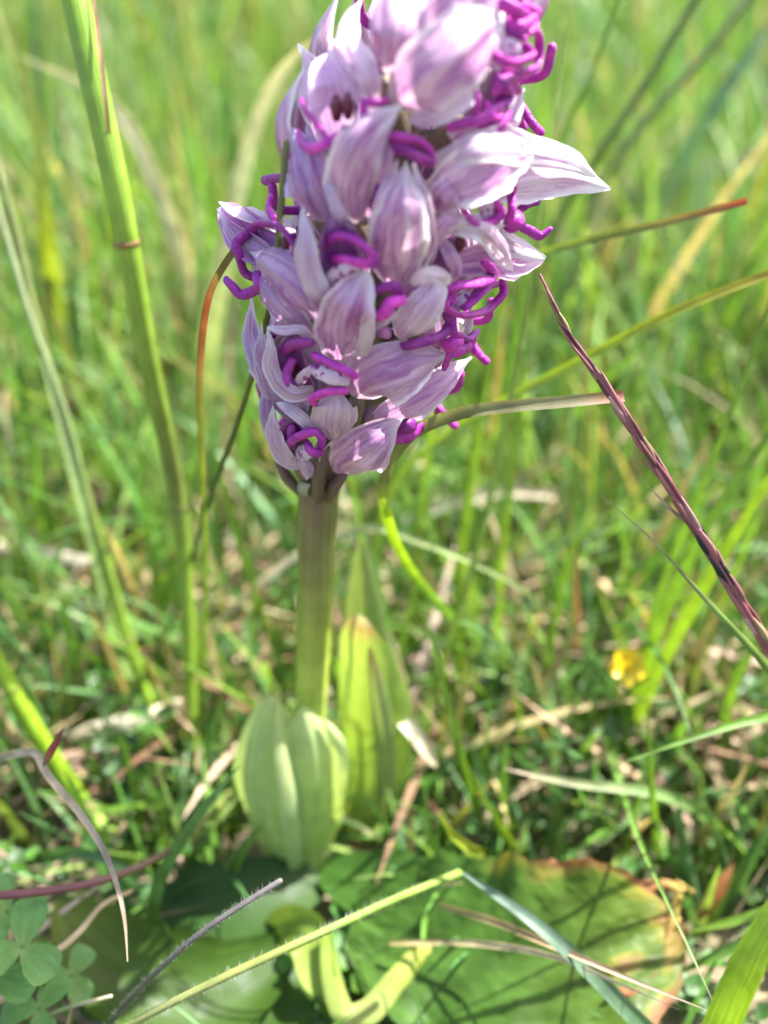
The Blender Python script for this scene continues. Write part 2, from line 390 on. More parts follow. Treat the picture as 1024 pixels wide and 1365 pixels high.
def scatter(n, ymin, ymax, power=1.0, margin=0.10, slope=0.62):
    y = ymin + (ymax - ymin) * rng.random(n) ** power
    x = rng.uniform(-1, 1, n) * (margin + slope * y)
    return x, y
PAL = np.array([(0.105, 0.24, 0.035), (0.14, 0.29, 0.038), (0.18, 0.325, 0.045), (0.09, 0.22, 0.065), (0.13, 0.265, 0.095), (0.08, 0.19, 0.035), (0.23, 0.345, 0.075)])
def pal(n, dry=0.0):
    c = PAL[rng.integers(0, len(PAL), n)] * rng.uniform(.75, 1.25, (n, 1))
    d = rng.random(n) < dry
    c[d] = np.array([0.42, 0.33, 0.19]) * rng.uniform(.6, 1.25, (d.sum(), 1))
    return c
def clearing(x, y, r=0.028):                     # nothing grows through the orchid's rosette
    return (x + 0.016) ** 2 + (y - 0.112) ** 2 > r ** 2
def build_meadow():
    # near blades behind and beside the orchid
    def band(n, y0, y1, h0, h1, w0, w1, dry, name, label, power=1.0, lean=.55):
        x, y = scatter(n, y0, y1, power)
        k = clearing(x, y) & ~((y < 0.118) & (x > -.08) & (x < .062))
        x, y = x[k], y[k]; m = len(x)
        g = rng.random(m) ** 1.6
        L = np.minimum(h0 + (h1 - h0) * g, .028 + np.maximum(0, y - .10) * .5)
        W = rng.uniform(w0, w1, m) * (0.7 + 0.5 * g)
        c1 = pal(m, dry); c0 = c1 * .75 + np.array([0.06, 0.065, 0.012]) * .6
        tips = rng.random(m) < .12
        c1[tips] = np.array([0.33, 0.24, 0.10]) * rng.uniform(.7, 1.2, (tips.sum(), 1))
        az = rng.uniform(0, 6.283, m)
        ln = np.abs(rng.normal(0, lean * .55, m)); bd = rng.uniform(0, 1.5, m) * rng.random(m)
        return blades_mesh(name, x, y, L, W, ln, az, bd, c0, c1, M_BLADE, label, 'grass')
    band(3900, 0.10, 0.34, .025, .12, .0013, .0032, .09, 'meadow_grass', 'short mixed green grass just behind and beside the orchid', 1.2, .8)
    band(7000, 0.30, 0.85, .04, .15, .0018, .0042, .08, 'meadow_grass', 'taller green meadow grass in the middle distance', 1.1, .6)
    band(9000, 0.80, 4.2, .10, .26, .003, .0065, .04, 'meadow_grass', 'far soft bright green grass filling the background', 1.5, .6)
    # lower side meadow left and right of the camera's foot
    n = 900; x = np.concatenate([rng.uniform(-.3, -.085, n // 2), rng.uniform(.085, .3, n // 2)]); y = rng.uniform(0.0, .14, n)
    c1 = pal(n, .15); 
    blades_mesh('meadow_grass', x, y, rng.uniform(.015, .05, n), rng.uniform(.0012, .003, n), np.abs(rng.normal(0, .5, n)), rng.uniform(0, 6.28, n), rng.uniform(0, 1.4, n), c1 * .8, c1, M_BLADE,
                'short grass on the ground either side of the orchid rosette', 'grass')
    # long thin arching blades and dry strands crossing between the tufts
    n = 520; x, y = scatter(n, 0.17, 0.75, 1.2, .05, .55)
    c1 = pal(n, .22) * 1.15
    blades_mesh('meadow_grass', x, y, np.minimum(rng.uniform(.07, .22, n), .03 + y * .33), rng.uniform(.0011, .0024, n), np.abs(rng.normal(0, .35, n)), rng.uniform(0, 6.28, n), rng.uniform(.2, 2.2, n), c1 * .85, c1, M_BLADE,
                'long thin arching blades crossing between the grass tufts behind the orchid', 'grass', K=10)
    # thin blades and strands growing up through the rosette
    n = 110; x = rng.uniform(-.06, .085, n); y = rng.uniform(.045, .115, n); k = clearing(x, y, .02); x, y = x[k], y[k]; n = len(x)
    c1 = pal(n, .25)
    blades_mesh('meadow_grass', x, y, rng.uniform(.012, .034, n), rng.uniform(.0008, .002, n), np.abs(rng.normal(.5, .4, n)), rng.uniform(0, 6.28, n), rng.uniform(0, 1.2, n), c1 * .85, c1, M_BLADE,
                'thin short blades poking up between the rosette leaves', 'grass')
    # unseen tall grass added on the sun's side to dapple the rosette with shade
    n = 400; x = rng.uniform(.115, .42, n); y = rng.uniform(-.12, .10, n); x += np.maximum(0, y - .05) * .5
    c1 = pal(n, .08)
    blades_mesh('meadow_grass', x, y, rng.uniform(.13, .27, n), rng.uniform(.002, .0042, n), np.abs(rng.normal(0, .1, n)), rng.uniform(0, 6.28, n), rng.uniform(0, .35, n), c1 * .8, c1, M_BLADE,
                'unseen tall grass added on the sunny side to shade the rosette', 'grass')
    n = 420; a = rng.uniform(-.5, 3.64, n); q = rng.uniform(.017, .05, n)
    c1 = pal(n, .12); x = -.016 + q * np.cos(a); y = .116 + q * np.sin(a)
    blades_mesh('meadow_grass', x, y, rng.uniform(.012, .035, n), rng.uniform(.001, .0024, n), np.abs(rng.normal(0, .6, n)), rng.uniform(0, 6.28, n), rng.uniform(0, 1.4, n), c1 * .8, c1, M_BLADE,
                'very short grass growing round the foot of the orchid', 'grass')
    # straw litter lying about
    n = 3800; x, y = scatter(n, 0.04, 0.75, 1.1)
    k = clearing(x, y, .03) & ~((y < 0.128) & (np.abs(x - .015) < 0.085)); x, y = x[k], y[k]; n = len(x)
    c = np.array([0.52, 0.41, 0.27]) * rng.uniform(.5, 1.35, (n, 1)) * np.stack([np.ones(n), rng.uniform(.86, 1.0, n), rng.uniform(.72, 1.1, n)], 1)
    brown = rng.random(n) < .25; c[brown] *= np.array([.55, .42, .36])
    blades_mesh('dry_litter', x, y, rng.uniform(.012, .06, n), rng.uniform(.0012, .0036, n), rng.uniform(.9, 1.5, n), rng.uniform(0, 6.28, n), rng.uniform(-.2, .7, n),
                c, c * rng.uniform(.8, 1.15, (n, 1)), M_DRY, 'pale dead straw and leaf litter between the grass stems', 'litter', Z=rng.uniform(0, .022, n) * rng.random(n))
build_meadow()

def leaflet_patch():
    # small clover-like ground cover: three rounded leaflets per stalk
    n = 2300; x, y = scatter(n, 0.03, 0.70, 1.15)
    k = clearing(x, y, .012); x, y = x[k], y[k]; n = len(x)
    z = rng.uniform(.003, .026, n); z = np.where((y < .125) & (np.abs(x - .01) < .075), rng.uniform(.001, .006, n), z)
    V = []; C = []; UV = []
    nu, nv = 3, 4
    out = np.array([0, .55, 1, .12]); vv = np.array([0, .3, .75, 1.0])
    base = grid_quads(nv, nu); Q = []
    for i in range(n):
        a0 = rng.uniform(0, 6.28); r = rng.uniform(.0022, .0058); tilt = rng.uniform(-.5, .5, 2)
        c = np.array([0.05, 0.125, 0.028]) * rng.uniform(.7, 1.7) * (1, rng.uniform(.9, 1.1), rng.uniform(.45, 1.0))
        for q in range(3):
            a = a0 + q * 2.094; dx, dy = math.cos(a), math.sin(a)
            st = len(V)
            for j in range(nv):
                for u in (-1, 0, 1):
                    lx = dx * vv[j] * r - dy * u * out[j] * r * .45; ly = dy * vv[j] * r + dx * u * out[j] * r * .45
                    V.append((x[i] + lx, y[i] + ly, z[i] + lx * tilt[0] + ly * tilt[1] + abs(u) * r * .12 + vv[j] * r * .15)); C.append(c); UV.append((u * .5 + .5, vv[j]))
            Q.append(base + st)
    o = mesh_obj('ground_cover', V, np.vstack(Q), M_BLADE, None, UV, C)
    tag(o, 'small dark green clover-like leaves covering the ground', 'ground cover', kind='stuff')
leaflet_patch()

# ------------------------------------------------------------------ the orchid
XC = ([-120, 0, 100, 200, 300, 400, 500, 600, 660], [622, 592, 562, 537, 515, 492, 476, 444, 424])
WC = ([-120, 0, 100, 200, 300, 400, 500, 600, 660], [95, 125, 148, 158, 165, 158, 138, 88, 26])
def axp(y): return px(np.interp(y, *XC), y, ad(y))
def fp(x, y, off=0.0):                            # a point of the spike's rounded surface, off mm in front of it
    xc = np.interp(y, *XC); w = np.interp(y, *WC)
    d0 = ad(y)
    rel = math.sqrt(max(0.0, 1 - ((x - xc) / w) ** 2)) * w * d0 / F * 0.82
    over = max(0.0, abs(x - xc) / w - 1) * 3e-3
    return px(x, y, d0 - rel - off * 1e-3 + over)
orchid = empty('orchid')
tag(orchid, 'lilac and magenta orchid with a dense flower spike on a thick green stem', 'orchid')

# stem and spike axis
def stem_col(u, v):
    c = interp([(0, (0.42, 0.52, 0.10)), (.5, (0.42, 0.52, 0.08)), (.66, (0.33, 0.40, 0.06)), (.80, (0.23, 0.25, 0.06)), (.92, (0.17, 0.15, 0.055)), (1, (0.14, 0.10, 0.06))], v)
    st = (np.cos(u * 6.283 * 3 + .6) * .5 + .5)[:, None] * np.clip((v - .5) * 2.4, 0, 1)[:, None]
    return c * (1 - st * .5) + np.array([0.14, 0.055, 0.075]) * st * .5
stem_pts = [px(388, 1172, gd(1172) - .001), px(404, 1060, ad(1060)), px(414, 930, ad(930)), px(420, 800, ad(800)), px(422, 690, ad(690)), axp(655), axp(600)]
tube('stem', stem_pts, 0.00285, M_STEM, orchid, n=28, nv=40, stops=[(0, 1.12), (.3, 1.0), (.7, 1.0), (.9, 1.08), (1, .9)], ridges=7, ramp=.07, colfun=stem_col)
tube('spike_axis', [axp(y) for y in (610, 500, 400, 300, 200, 100, 0, -60)], 0.0022, M_STEM, orchid, n=12, nv=24, stops=[(0, 1), (1, .55)], col=[(0, (0.16, 0.12, 0.08)), (1, (0.22, 0.14, 0.12))])

def new_flower(bx, by, off=-3.0, r=0.0013, src=38, colr=((0.11, 0.075, 0.06), (0.19, 0.15, 0.09))):
    b = fp(bx, by, off); a = axp(min(645, by + src))
    m = (a * .5 + b * .5) + np.array([0, 0, -0.0015])
    return tube('flower', [a, m, b], r, M_STEM, orchid, n=12, nv=12, stops=[(0, .8), (.5, 1.15), (.85, 1), (1, .8)], ridges=3, ramp=.12, col=[(0, colr[0]), (1, colr[1])])
def facing_at(p, radial=0.75):
    ax = np.array([np.interp(p[2], [0.08, 0.16], [-0.010, 0.005]), STEM_Y, p[2]])
    return nrm(nrm(CAM - p) + radial * nrm(p - ax))
def sep(fl, pts, w, curl=62, prof='acute', mat=None, name='sepal', twist=0, tint=None, ripple=.03, radial=.6, keel=.035, pleat=.022, **kw):
    curl = curl * .84 if curl > 0 else curl
    """pts: (x, y, off mm) base -> tip; w: width in photo pixels"""
    P = [fp(*p) for p in pts]
    mid = P[len(P) // 2]; wid = w / F * np.dot(mid - CAM, FWD)
    if tint is None:
        g = rng.uniform(.9, 1.06); tint = (g, g * rng.uniform(.96, 1.02), g)
    return surface(name, P, wid, facing_at(mid, radial), mat or M_PETAL, fl, curl, prof, twist=twist, ripple=ripple, tint=tint, keel=keel, pleat=pleat, **kw)
def lobe(fl, pts, r=6.0, tint=(1, 1, 1), taper=.75, flat=.8):
    P = [fp(*p) for p in pts]
    P = [P[0]] + [p + rng.normal(0, .00022, 3) for p in P[1:-1]] + [P[-1]]
    rad = 1.15 * r / F * np.dot(P[len(P) // 2] - CAM, FWD)
    return tube('lip_lobe', P, rad, M_LOBE, fl, n=10, nv=max(10, 6 * len(P)), stops=[(0, .85), (.2, rng.uniform(.9, 1.12)), (.45, rng.uniform(.85, 1.1)), (.7, rng.uniform(.85, 1.15)), (.9, rng.uniform(.85, 1.05)), (1, taper)], flat=flat * .8, tint=tint)
def lip(fl, pts, w, curl=45, tint=(1, 1, 1), prof='strap', mat=None):
    P = [fp(*p) for p in pts]; mid = P[len(P) // 2]
    return surface('lip', P, w / F * np.dot(mid - CAM, FWD), facing_at(mid, .4), mat or M_LIP, fl, curl, prof, nu=11, nv=16, ripple=.04, tint=tint)
def column(fl, x, y, off, r=9):
    P = [fp(x, y + r, off - .6), fp(x, y, off), fp(x - 1, y - r * 1.3, off - .5)]
    o = tube('column', P, r * .55 / F * .11, M_STEM, fl, n=10, nv=10, stops=[(0, .7), (.5, 1.2), (1, .5)], col=[(0, (0.16, 0.02, 0.04)), (1, (0.10, 0.012, 0.03))])
    return o
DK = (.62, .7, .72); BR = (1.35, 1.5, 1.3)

# --- top hood bud, its side sepal brightened by tint where sun falls
f = new_flower(515, 112, -4)
sep(f, [(516, 98, -1), (521, 50, 4), (522, 0, 3), (520, -45, -2)], 78, 88, 'blunt', ripple=.01, keel=.05)
sep(f, [(530, 96, 0), (550, 45, 2), (548, -10, 1), (535, -50, -2)], 34, 60, ripple=.01)
sep(f, [(500, 134, -1), (492, 100, 1), (466, 60, 1), (468, 28, 0), (482, -2, -2)], 42, 36, 'acute', M_PALE, twist=20, tint=(1.14, 1.14, 1.14))
lobe(f, [(572, 45, -4), (566, 26, -2), (572, 12, -3)], 8)
# --- big petal pointing up right, with the petal behind it
f = new_flower(522, 140, -3)
sep(f, [(526, 140, 1), (562, 112, 4.5), (612, 72, 5), (670, 20, 1.5)], 106, 46, 'blunt', ripple=.03, nu=19, nv=32, keel=.03)
sep(f, [(545, 160, 0), (590, 148, 3.5), (640, 118, 2.5)], 34, 35, 'blunt', M_PALE, twist=-18)
sep(f, [(560, 75, -2), (600, 30, 1), (645, -15, 1), (680, -50, -1)], 92, 55, 'blunt')
# --- curled lip lobes at the top right
f = new_flower(640, 45, -6)
sep(f, [(650, 60, -4), (690, 30, -2), (728, -4, -3)], 34, 40, 'acute', M_PALE)
lip(f, [(645, 78, -1), (668, 62, 2), (690, 68, 3), (700, 74, 2)], 24, 25)
lobe(f, [(652, 68, 2), (669, 82, 4), (685, 87, 4.5), (704, 80, 4), (709, 69, 3.6), (700, 59, 3.4)], 6.5)
lobe(f, [(672, 95, 2), (704, 95, 2.5), (717, 82, 2), (723, 52, 2), (713, 38, 2.2), (697, 50, 2.6)], 7)
lobe(f, [(668, 4, 2), (686, 18, 3), (711, 30, 2), (705, 44, 3)], 9, flat=.7)
lobe(f, [(676, 30, 1), (694, 36, 3), (714, 18, 2.5), (700, 6, 2)], 7, BR)
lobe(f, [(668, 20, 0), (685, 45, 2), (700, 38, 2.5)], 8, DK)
sep(f, [(640, 92, -2), (662, 86, 1.5), (690, 96, 1)], 18, 40, 'strap', M_PALE)
# --- second cluster below
f = new_flower(615, 165, -5)
sep(f, [(672, 182, -3), (682, 160, 0), (699, 118, -2)], 22, 30, 'acute', M_PALE)
lip(f, [(608, 150, 0), (622, 137, 3), (636, 140, 2)], 27, 60)
lobe(f, [(622, 117, 1), (637, 126, 3.5), (640, 141, 3.5), (633, 156, 2.5)], 5.5)
lobe(f, [(690, 122, 0), (681, 104, 1.8), (667, 108, 2.2), (660, 124, 2.4)], 7.5, flat=.9)
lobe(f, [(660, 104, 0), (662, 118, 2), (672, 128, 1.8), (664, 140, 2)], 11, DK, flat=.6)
lobe(f, [(598, 170, 2), (622, 162, 3), (645, 158, 3), (660, 146, 3), (676, 136, 2)], 6.5)
lobe(f, [(640, 168, 1), (662, 166, 2), (678, 152, 1.6)], 9)
lobe(f, [(648, 136, 2), (658, 150, 3.2), (672, 154, 2.6)], 4, BR)
sep(f, [(600, 185, -1), (630, 168, 1), (660, 172, 1)], 26, 45, 'strap')
# --- upper left open flower
f = new_flower(450, 190, -6)
sep(f, [(420, 170, -4), (410, 120, -2), (414, 90, -1.5), (398, 58, -2.5)], 36, 40, 'acute', M_PALE, twist=20, tint=(1.1, 1.08, 1.1))  # tint lifts this sepal's colour as sunlit
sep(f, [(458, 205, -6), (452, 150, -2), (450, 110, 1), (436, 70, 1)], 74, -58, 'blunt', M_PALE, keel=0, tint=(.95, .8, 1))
sep(f, [(478, 190, -4), (490, 140, -1), (478, 95, .5), (452, 80, .5)], 34, 40, 'blunt', M_PALE)
sep(f, [(428, 190, -5), (424, 150, -2), (432, 105, 0)], 30, 40, 'blunt', tint=(.95, .75, 1))
column(f, 449, 146, 2.2, 13); column(f, 464, 143, 2.2, 13)
lip(f, [(455, 168, 1), (461, 182, 3), (465, 203, 2)], 24, 60, (1.05, 1.1, 1.06))
lobe(f, [(402, 134, 1), (407, 154, 3), (420, 167, 4), (434, 188, 4.6), (443, 201, 4.6), (457, 209, 4), (472, 203, 3)], 6)
lobe(f, [(398, 176, 2), (397, 198, 3), (411, 200, 4), (428, 193, 4.8), (450, 180, 3.5)], 5.6, BR)
lobe(f, [(516, 134, 3), (503, 141, 4), (487, 137, 4.2), (481, 150, 4.4), (483, 178, 4.4), (480, 192, 4), (468, 205, 3)], 6.2)
# --- left hood tinted dark violet for the spike's shaded side, pale slivers
f = new_flower(428, 292, -4)
sep(f, [(430, 296, -1), (405, 255, 4), (394, 215, 4), (389, 168, 1)], 62, 78, 'acute', radial=.9, tint=(.82, .80, .98))
sep(f, [(446, 292, -2), (426, 250, 3), (412, 205, 3.4), (407, 168, 0)], 48, 62, 'acute', radial=.9, tint=(.85, .83, 1))
lobe(f, [(392, 244, -5), (372, 241, -3), (352, 241, -3)], 6.2, DK, .95)
# --- hood leaning up right
f = new_flower(474, 296, -4)
sep(f, [(474, 297, 0), (465, 250, 4.5), (480, 200, 6), (505, 165, 5), (536, 140, 3)], 78, 70, 'acute', ripple=.025, nu=19, nv=32)
sep(f, [(492, 290, -1), (505, 245, 3), (515, 205, 3.5), (520, 175, 2)], 34, 45, 'acute', tint=(.95, .8, .95))
sep(f, [(472, 306, 3), (453, 284, 5.5), (441, 258, 5.8), (435, 239, 4)], 17, 40, 'strap', M_PALE, tint=(.85, .86, .95))
lobe(f, [(513, 185, 0), (528, 181, 4.5), (552, 184, 5), (570, 194, 4.5), (578, 212, 4)], 5.5)
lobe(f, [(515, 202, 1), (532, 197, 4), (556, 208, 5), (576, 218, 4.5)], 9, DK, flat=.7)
lobe(f, [(496, 280, 2), (502, 255, 3), (510, 232, 2)], 5, DK, flat=.5)
column(f, 526, 207, 2.4, 7)
# --- tall central hood
f = new_flower(530, 385, -4)
sep(f, [(528, 386, 0), (531, 340, 5), (537, 275, 6.5), (541, 214, 2.5)], 80, 74, 'acute', nu=21, nv=34, keel=.04)
sep(f, [(512, 372, -1), (508, 320, 3.5), (518, 260, 5), (530, 212, 1)], 40, 50, 'acute', tint=(1.05, 1.05, 1.05))
sep(f, [(548, 372, -1), (562, 320, 3.5), (560, 265, 4), (552, 214, 1)], 38, 52, 'acute', tint=(1.1, 1.1, 1.1))
# --- left flower, upper sepal tinted brighter for direct sun, lobes hanging left
f = new_flower(398, 350, -5)
sep(f, [(388, 312, -2), (352, 290, 1.2), (318, 281, .6), (292, 269, -1.5)], 40, 40, 'acute', M_PALE, twist=52, radial=.3, tint=(1.14, 1.12, 1.14))
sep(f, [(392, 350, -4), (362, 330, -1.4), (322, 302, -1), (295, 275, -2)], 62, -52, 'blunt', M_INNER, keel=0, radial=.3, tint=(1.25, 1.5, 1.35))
sep(f, [(386, 365, -2), (350, 340, 1), (312, 312, .6), (289, 279, -1.4)], 34, 40, 'acute', radial=.4, tint=(.9, .85, 1))
column(f, 381, 326, 2.0, 9)
lip(f, [(392, 330, 1.5), (391, 345, 2.6), (377, 350, 2.6)], 14, 40, (.8, .7, .85))
lobe(f, [(339, 315, 1.6), (345, 304, 2.6), (359, 299, 3), (378, 309, 3), (389, 324, 3), (391, 341, 2.6)], 6, DK)
lobe(f, [(331, 311, 2), (321, 325, 3.4), (320, 343, 3.6), (327, 361, 3.4), (337, 370, 3.2)], 6.4, DK)
lobe(f, [(301, 373, 2.4), (310, 382, 3), (324, 390, 3.2), (336, 391, 3.2), (344, 379, 3.4), (343, 366, 3.2)], 6.8, (.75, .8, 1.0), .95)
lobe(f, [(367, 292, -1), (359, 277, .5), (361, 262, .2)], 6, BR)
# --- hood left of centre, white pointed tip
f = new_flower(424, 432, -4)
sep(f, [(430, 438, -1), (408, 405, 4.5), (378, 372, 5.6), (352, 352, 5.6), (334, 335, 4)], 66, 72, 'acute', radial=.9, tint=(.86, .84, .95), nu=19)  # tint darkened for the spike's shaded left side
sep(f, [(412, 446, -2), (385, 420, 3), (356, 390, 4), (342, 360, 2)], 44, 55, 'acute', radial=.9, tint=(.82, .8, .95))
# --- open flower left of centre
f = new_flower(452, 395, -7)
sep(f, [(444, 397, 3), (424, 390, 6.5), (410, 360, 7.4), (405, 318, 7.6), (402, 275, 5.6)], 40, 38, 'acute', M_PALE, twist=-22, radial=.5, tint=(.86, .84, .92))
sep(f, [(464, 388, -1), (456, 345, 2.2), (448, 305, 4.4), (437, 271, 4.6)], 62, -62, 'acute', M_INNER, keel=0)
sep(f, [(484, 380, -1), (478, 340, 1.5), (462, 305, 3)], 24, 40, 'blunt', tint=(.8, .7, .85))
column(f, 436, 370, 2.5, 8)
lobe(f, [(427, 330, 2.5), (443, 318, 5), (462, 316, 6), (482, 329, 7), (498, 340, 7), (498, 352, 7)], 6.6, (.85, .85, 1), .9)
lobe(f, [(442, 345, 3), (466, 346, 5.6), (488, 353, 6.8), (499, 346, 7)], 7, BR, .9)
lobe(f, [(458, 310, 2.5), (472, 318, 4.6), (484, 332, 5.4)], 5, DK)
lip(f, [(430, 386, 4.2), (447, 366, 6), (468, 357, 6.4), (484, 358, 6.2)], 18, 40, (.85, .76, .86))
# --- centre front hood, folded white right edge
f = new_flower(456, 484, -4)
sep(f, [(454, 486, 1), (458, 445, 6), (469, 408, 7.4), (488, 361, 4.6)], 78, 56, 'blunt', nu=19, nv=32, tint=(1.0, .93, 1.02))
sep(f, [(474, 482, 2), (488, 455, 6.2), (491, 415, 6.6), (490, 372, 4.4)], 22, 50, 'strap', M_PALE)
# --- wide right flower, petals out to the right coloured paler for the glaring sun
f = new_flower(578, 250, -4)
sep(f, [(576, 215, 1), (640, 193, 5), (715, 196, 4), (765, 212, 2), (798, 238, 0)], 50, 45, 'leaf', M_PALE, radial=.3, twist=-28, nu=17, nv=34)
sep(f, [(576, 258, 1), (620, 236, 4.6), (664, 210, 5), (716, 194, 3.6)], 84, 38, 'acute', M_PETAL, radial=.3, nu=17, nv=30, tint=(1.08, 1.06, 1.08))
sep(f, [(622, 245, -3), (680, 245, .5), (750, 236, 0), (813, 252, -2)], 54, 40, 'leaf', M_PALE, radial=.2, twist=4, nu=17, nv=34)
sep(f, [(578, 282, 1), (596, 262, 4), (618, 240, 3)], 52, 55, 'blunt', M_PETAL, tint=(1.02, .95, 1))
lip(f, [(632, 252, 0), (647, 268, 3), (660, 292, 3.4), (676, 300, 3.6)], 26, 40, (1.0, 1, 1))
lobe(f, [(663, 251, 3.6), (668, 241, 4.6), (684, 243, 5), (686, 259, 5), (679, 280, 4.4), (676, 298, 3.6)], 6.4)
lobe(f, [(661, 270, 3.8), (665, 284, 4.8), (661, 297, 4.8), (651, 302, 4.6), (634, 292, 4), (616, 279, 3)], 6)
lobe(f, [(678, 304, 4), (688, 292, 5.4), (690, 286, 4.6)], 11)
lobe(f, [(692, 290, 3), (698, 301, 4), (707, 313, 4.2), (720, 316, 4), (733, 306, 3.6)], 6.4, (.8, .8, .95))
lobe(f, [(692, 280, 1), (704, 275, 1), (720, 268, 0)], 5, DK, .4)
# --- right open flower, white folded sepal
f = new_flower(582, 352, -6)
sep(f, [(582, 296, 0), (628, 298, 4), (682, 322, 3.4), (727, 345, 1)], 44, 42, 'leaf', M_PALE, radial=.2, twist=-28, nu=17, nv=30)
sep(f, [(592, 355, -3), (640, 346, .4), (688, 348, 1.2), (727, 346, .6)], 56, -40, 'leaf', M_PETAL, radial=.2, keel=0, tint=(1.02, .85, 1), nu=17)
sep(f, [(604, 298, 3), (640, 306, 5.4), (664, 328, 5.6), (684, 361, 4)], 30, 42, 'leaf', M_PALE, radial=.2)
sep(f, [(572, 352, 0), (578, 322, 3.6), (596, 297, 4.4), (628, 297, 4)], 30, 50, 'strap', radial=.6, tint=(.98, .88, .96))
sep(f, [(590, 320, 0), (600, 340, 3.4), (608, 360, 3.6), (602, 378, 2)], 20, 40, 'strap', radial=.4, tint=(.95, .8, .95))
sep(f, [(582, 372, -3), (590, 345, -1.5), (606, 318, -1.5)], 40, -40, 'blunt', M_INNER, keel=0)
column(f, 613, 322, 1.8, 11)
lobe(f, [(646, 349, 4), (657, 354, 5), (657, 368, 5.2), (638, 376, 5.4), (612, 382, 5.2), (593, 387, 4)], 6.8)
# --- looped lobes below it
f = new_flower(575, 420, -6)
lip(f, [(600, 418, 1), (616, 402, 3), (634, 396, 3)], 22, 40, (.9, .8, .95))
lobe(f, [(669, 374, 2), (670, 392, 3.4), (657, 409, 4.4), (633, 416, 5.2), (608, 416, 5.4), (594, 406, 5), (598, 394, 4)], 6.6)
lobe(f, [(661, 378, 1.6), (644, 385, 3.2), (631, 400, 4), (620, 410, 4)], 8, (.85, .85, .95))
lobe(f, [(598, 388, 3), (604, 395, 4), (600, 404, 4)], 6, BR)
lobe(f, [(603, 415, 3), (606, 440, 4.4), (617, 450, 4.8), (631, 450, 4.6), (636, 441, 4)], 6, (.82, .85, 1))
lobe(f, [(592, 418, 2), (597, 432, 3), (592, 444, 2.6)], 5, DK)
lobe(f, [(601, 470, 3), (612, 470, 4.6), (626, 462, 4.4), (630, 452, 4)], 8)
lobe(f, [(594, 462, 2.4), (605, 456, 4.4), (614, 450, 4)], 10, BR)
lobe(f, [(538, 462, 3.4), (557, 457, 5.4), (584, 447, 5.4), (600, 438, 4)], 7.4, DK, .6)
lobe(f, [(605, 460, 2), (598, 474, 3.4), (592, 492, 3)], 4.5)
sep(f, [(612, 470, -3), (622, 440, -1), (628, 405, -1.5)], 20, 30, 'acute', M_PALE)
# --- pale hood right of centre with folded tip
f = new_flower(535, 456, -5)
sep(f, [(533, 452, 1), (550, 436, 5.6), (572, 408, 6.4), (592, 368, 4)], 54, 62, 'blunt', M_PALE, tint=(.98, .93, .98))
sep(f, [(548, 378, 3.4), (572, 364, 5.6), (590, 368, 5.8), (599, 380, 5)], 22, 45, 'strap', M_PALE, tint=(1.12, 1.12, 1.12))
sep(f, [(532, 400, 0), (552, 388, 2.4), (578, 380, 3)], 28, 45, 'strap', tint=(1, .75, 1))
# --- pink bars between the hoods
f = new_flower(505, 440, -7)
lobe(f, [(490, 396, 3.5), (508, 388, 5), (524, 386, 5.2), (534, 392, 5)], 6.6, DK)
lobe(f, [(490, 426, 4.6), (508, 414, 6), (524, 406, 6.4), (537, 400, 6)], 7.4, (1.5, 1.6, 1.4), .85)
lip(f, [(492, 440, 3), (510, 428, 4.8), (530, 416, 4.6)], 16, 30, (.9, .85, .9))
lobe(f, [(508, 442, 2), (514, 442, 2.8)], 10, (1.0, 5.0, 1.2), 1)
# --- wide lower right petal and the one behind
f = new_flower(476, 535, -3)
sep(f, [(470, 528, 0), (498, 510, 5.4), (540, 492, 6), (598, 469, 2.4)], 88, 46, 'acute', nu=21, nv=32, ripple=.03, tint=(.93, .86, .95))
sep(f, [(500, 558, -1), (545, 540, 3.2), (585, 515, 3), (629, 476, .5)], 52, 48, 'acute', tint=(.98, .86, 1.02), nu=17)
sep(f, [(530, 565, -3), (560, 548, 0), (590, 520, 0), (612, 494, -1)], 30, 40, 'acute', M_PALE)
# --- bottom right petal
f = new_flower(452, 622, -1, .0010)
sep(f, [(450, 632, 1), (470, 613, 5.4), (500, 590, 6), (539, 559, 2.4)], 84, 48, 'acute', nu=21, nv=32, ripple=.025, tint=(.92, .86, .95))
lobe(f, [(526, 586, 1), (542, 580, 2.6), (562, 570, 2)], 8, (.9, .9, .9), .9, .6)
lobe(f, [(532, 574, 0), (543, 568, 1.6), (552, 568, 1.2)], 9, DK)
# --- small round hood
f = new_flower(444, 590, -2)
sep(f, [(443, 588, 2), (443, 566, 6), (444, 543, 6), (444, 518, 2)], 64, 82, 'blunt', M_PALE, ripple=.01, tint=(.88, .82, .86), nu=19, keel=.05)
sep(f, [(402, 552, -2), (392, 530, 1.6), (398, 505, 1)], 34, 40, 'blunt', tint=(.78, .75, .95))
# --- open flower above it, left
f = new_flower(402, 520, -6)
sep(f, [(418, 518, 3.6), (396, 525, 6), (374, 514, 6.4), (362, 490, 6.4), (361, 462, 6.2), (357, 436, 5)], 32, 40, 'acute', M_PALE, twist=-20, tint=(.84, .78, .86))
sep(f, [(420, 456, 2.5), (400, 440, 4.8), (378, 441, 5.4), (356, 436, 5)], 15, 40, 'strap', M_PALE, twist=25)
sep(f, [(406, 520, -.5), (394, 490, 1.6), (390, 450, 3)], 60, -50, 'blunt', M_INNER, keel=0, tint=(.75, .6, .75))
column(f, 394, 498, 2.2, 10)
lobe(f, [(379, 468, 3.4), (393, 457, 5), (416, 456, 5.4)], 6.6, DK)
lobe(f, [(391, 479, 3.6), (381, 497, 5), (383, 512, 5.4), (396, 520, 5)], 6, (.75, .75, .85))
lobe(f, [(417, 474, 5), (441, 484, 7.4), (458, 493, 8.2), (473, 501, 8.2)], 6.8, (1.05, 1.05, 1.15), .95)
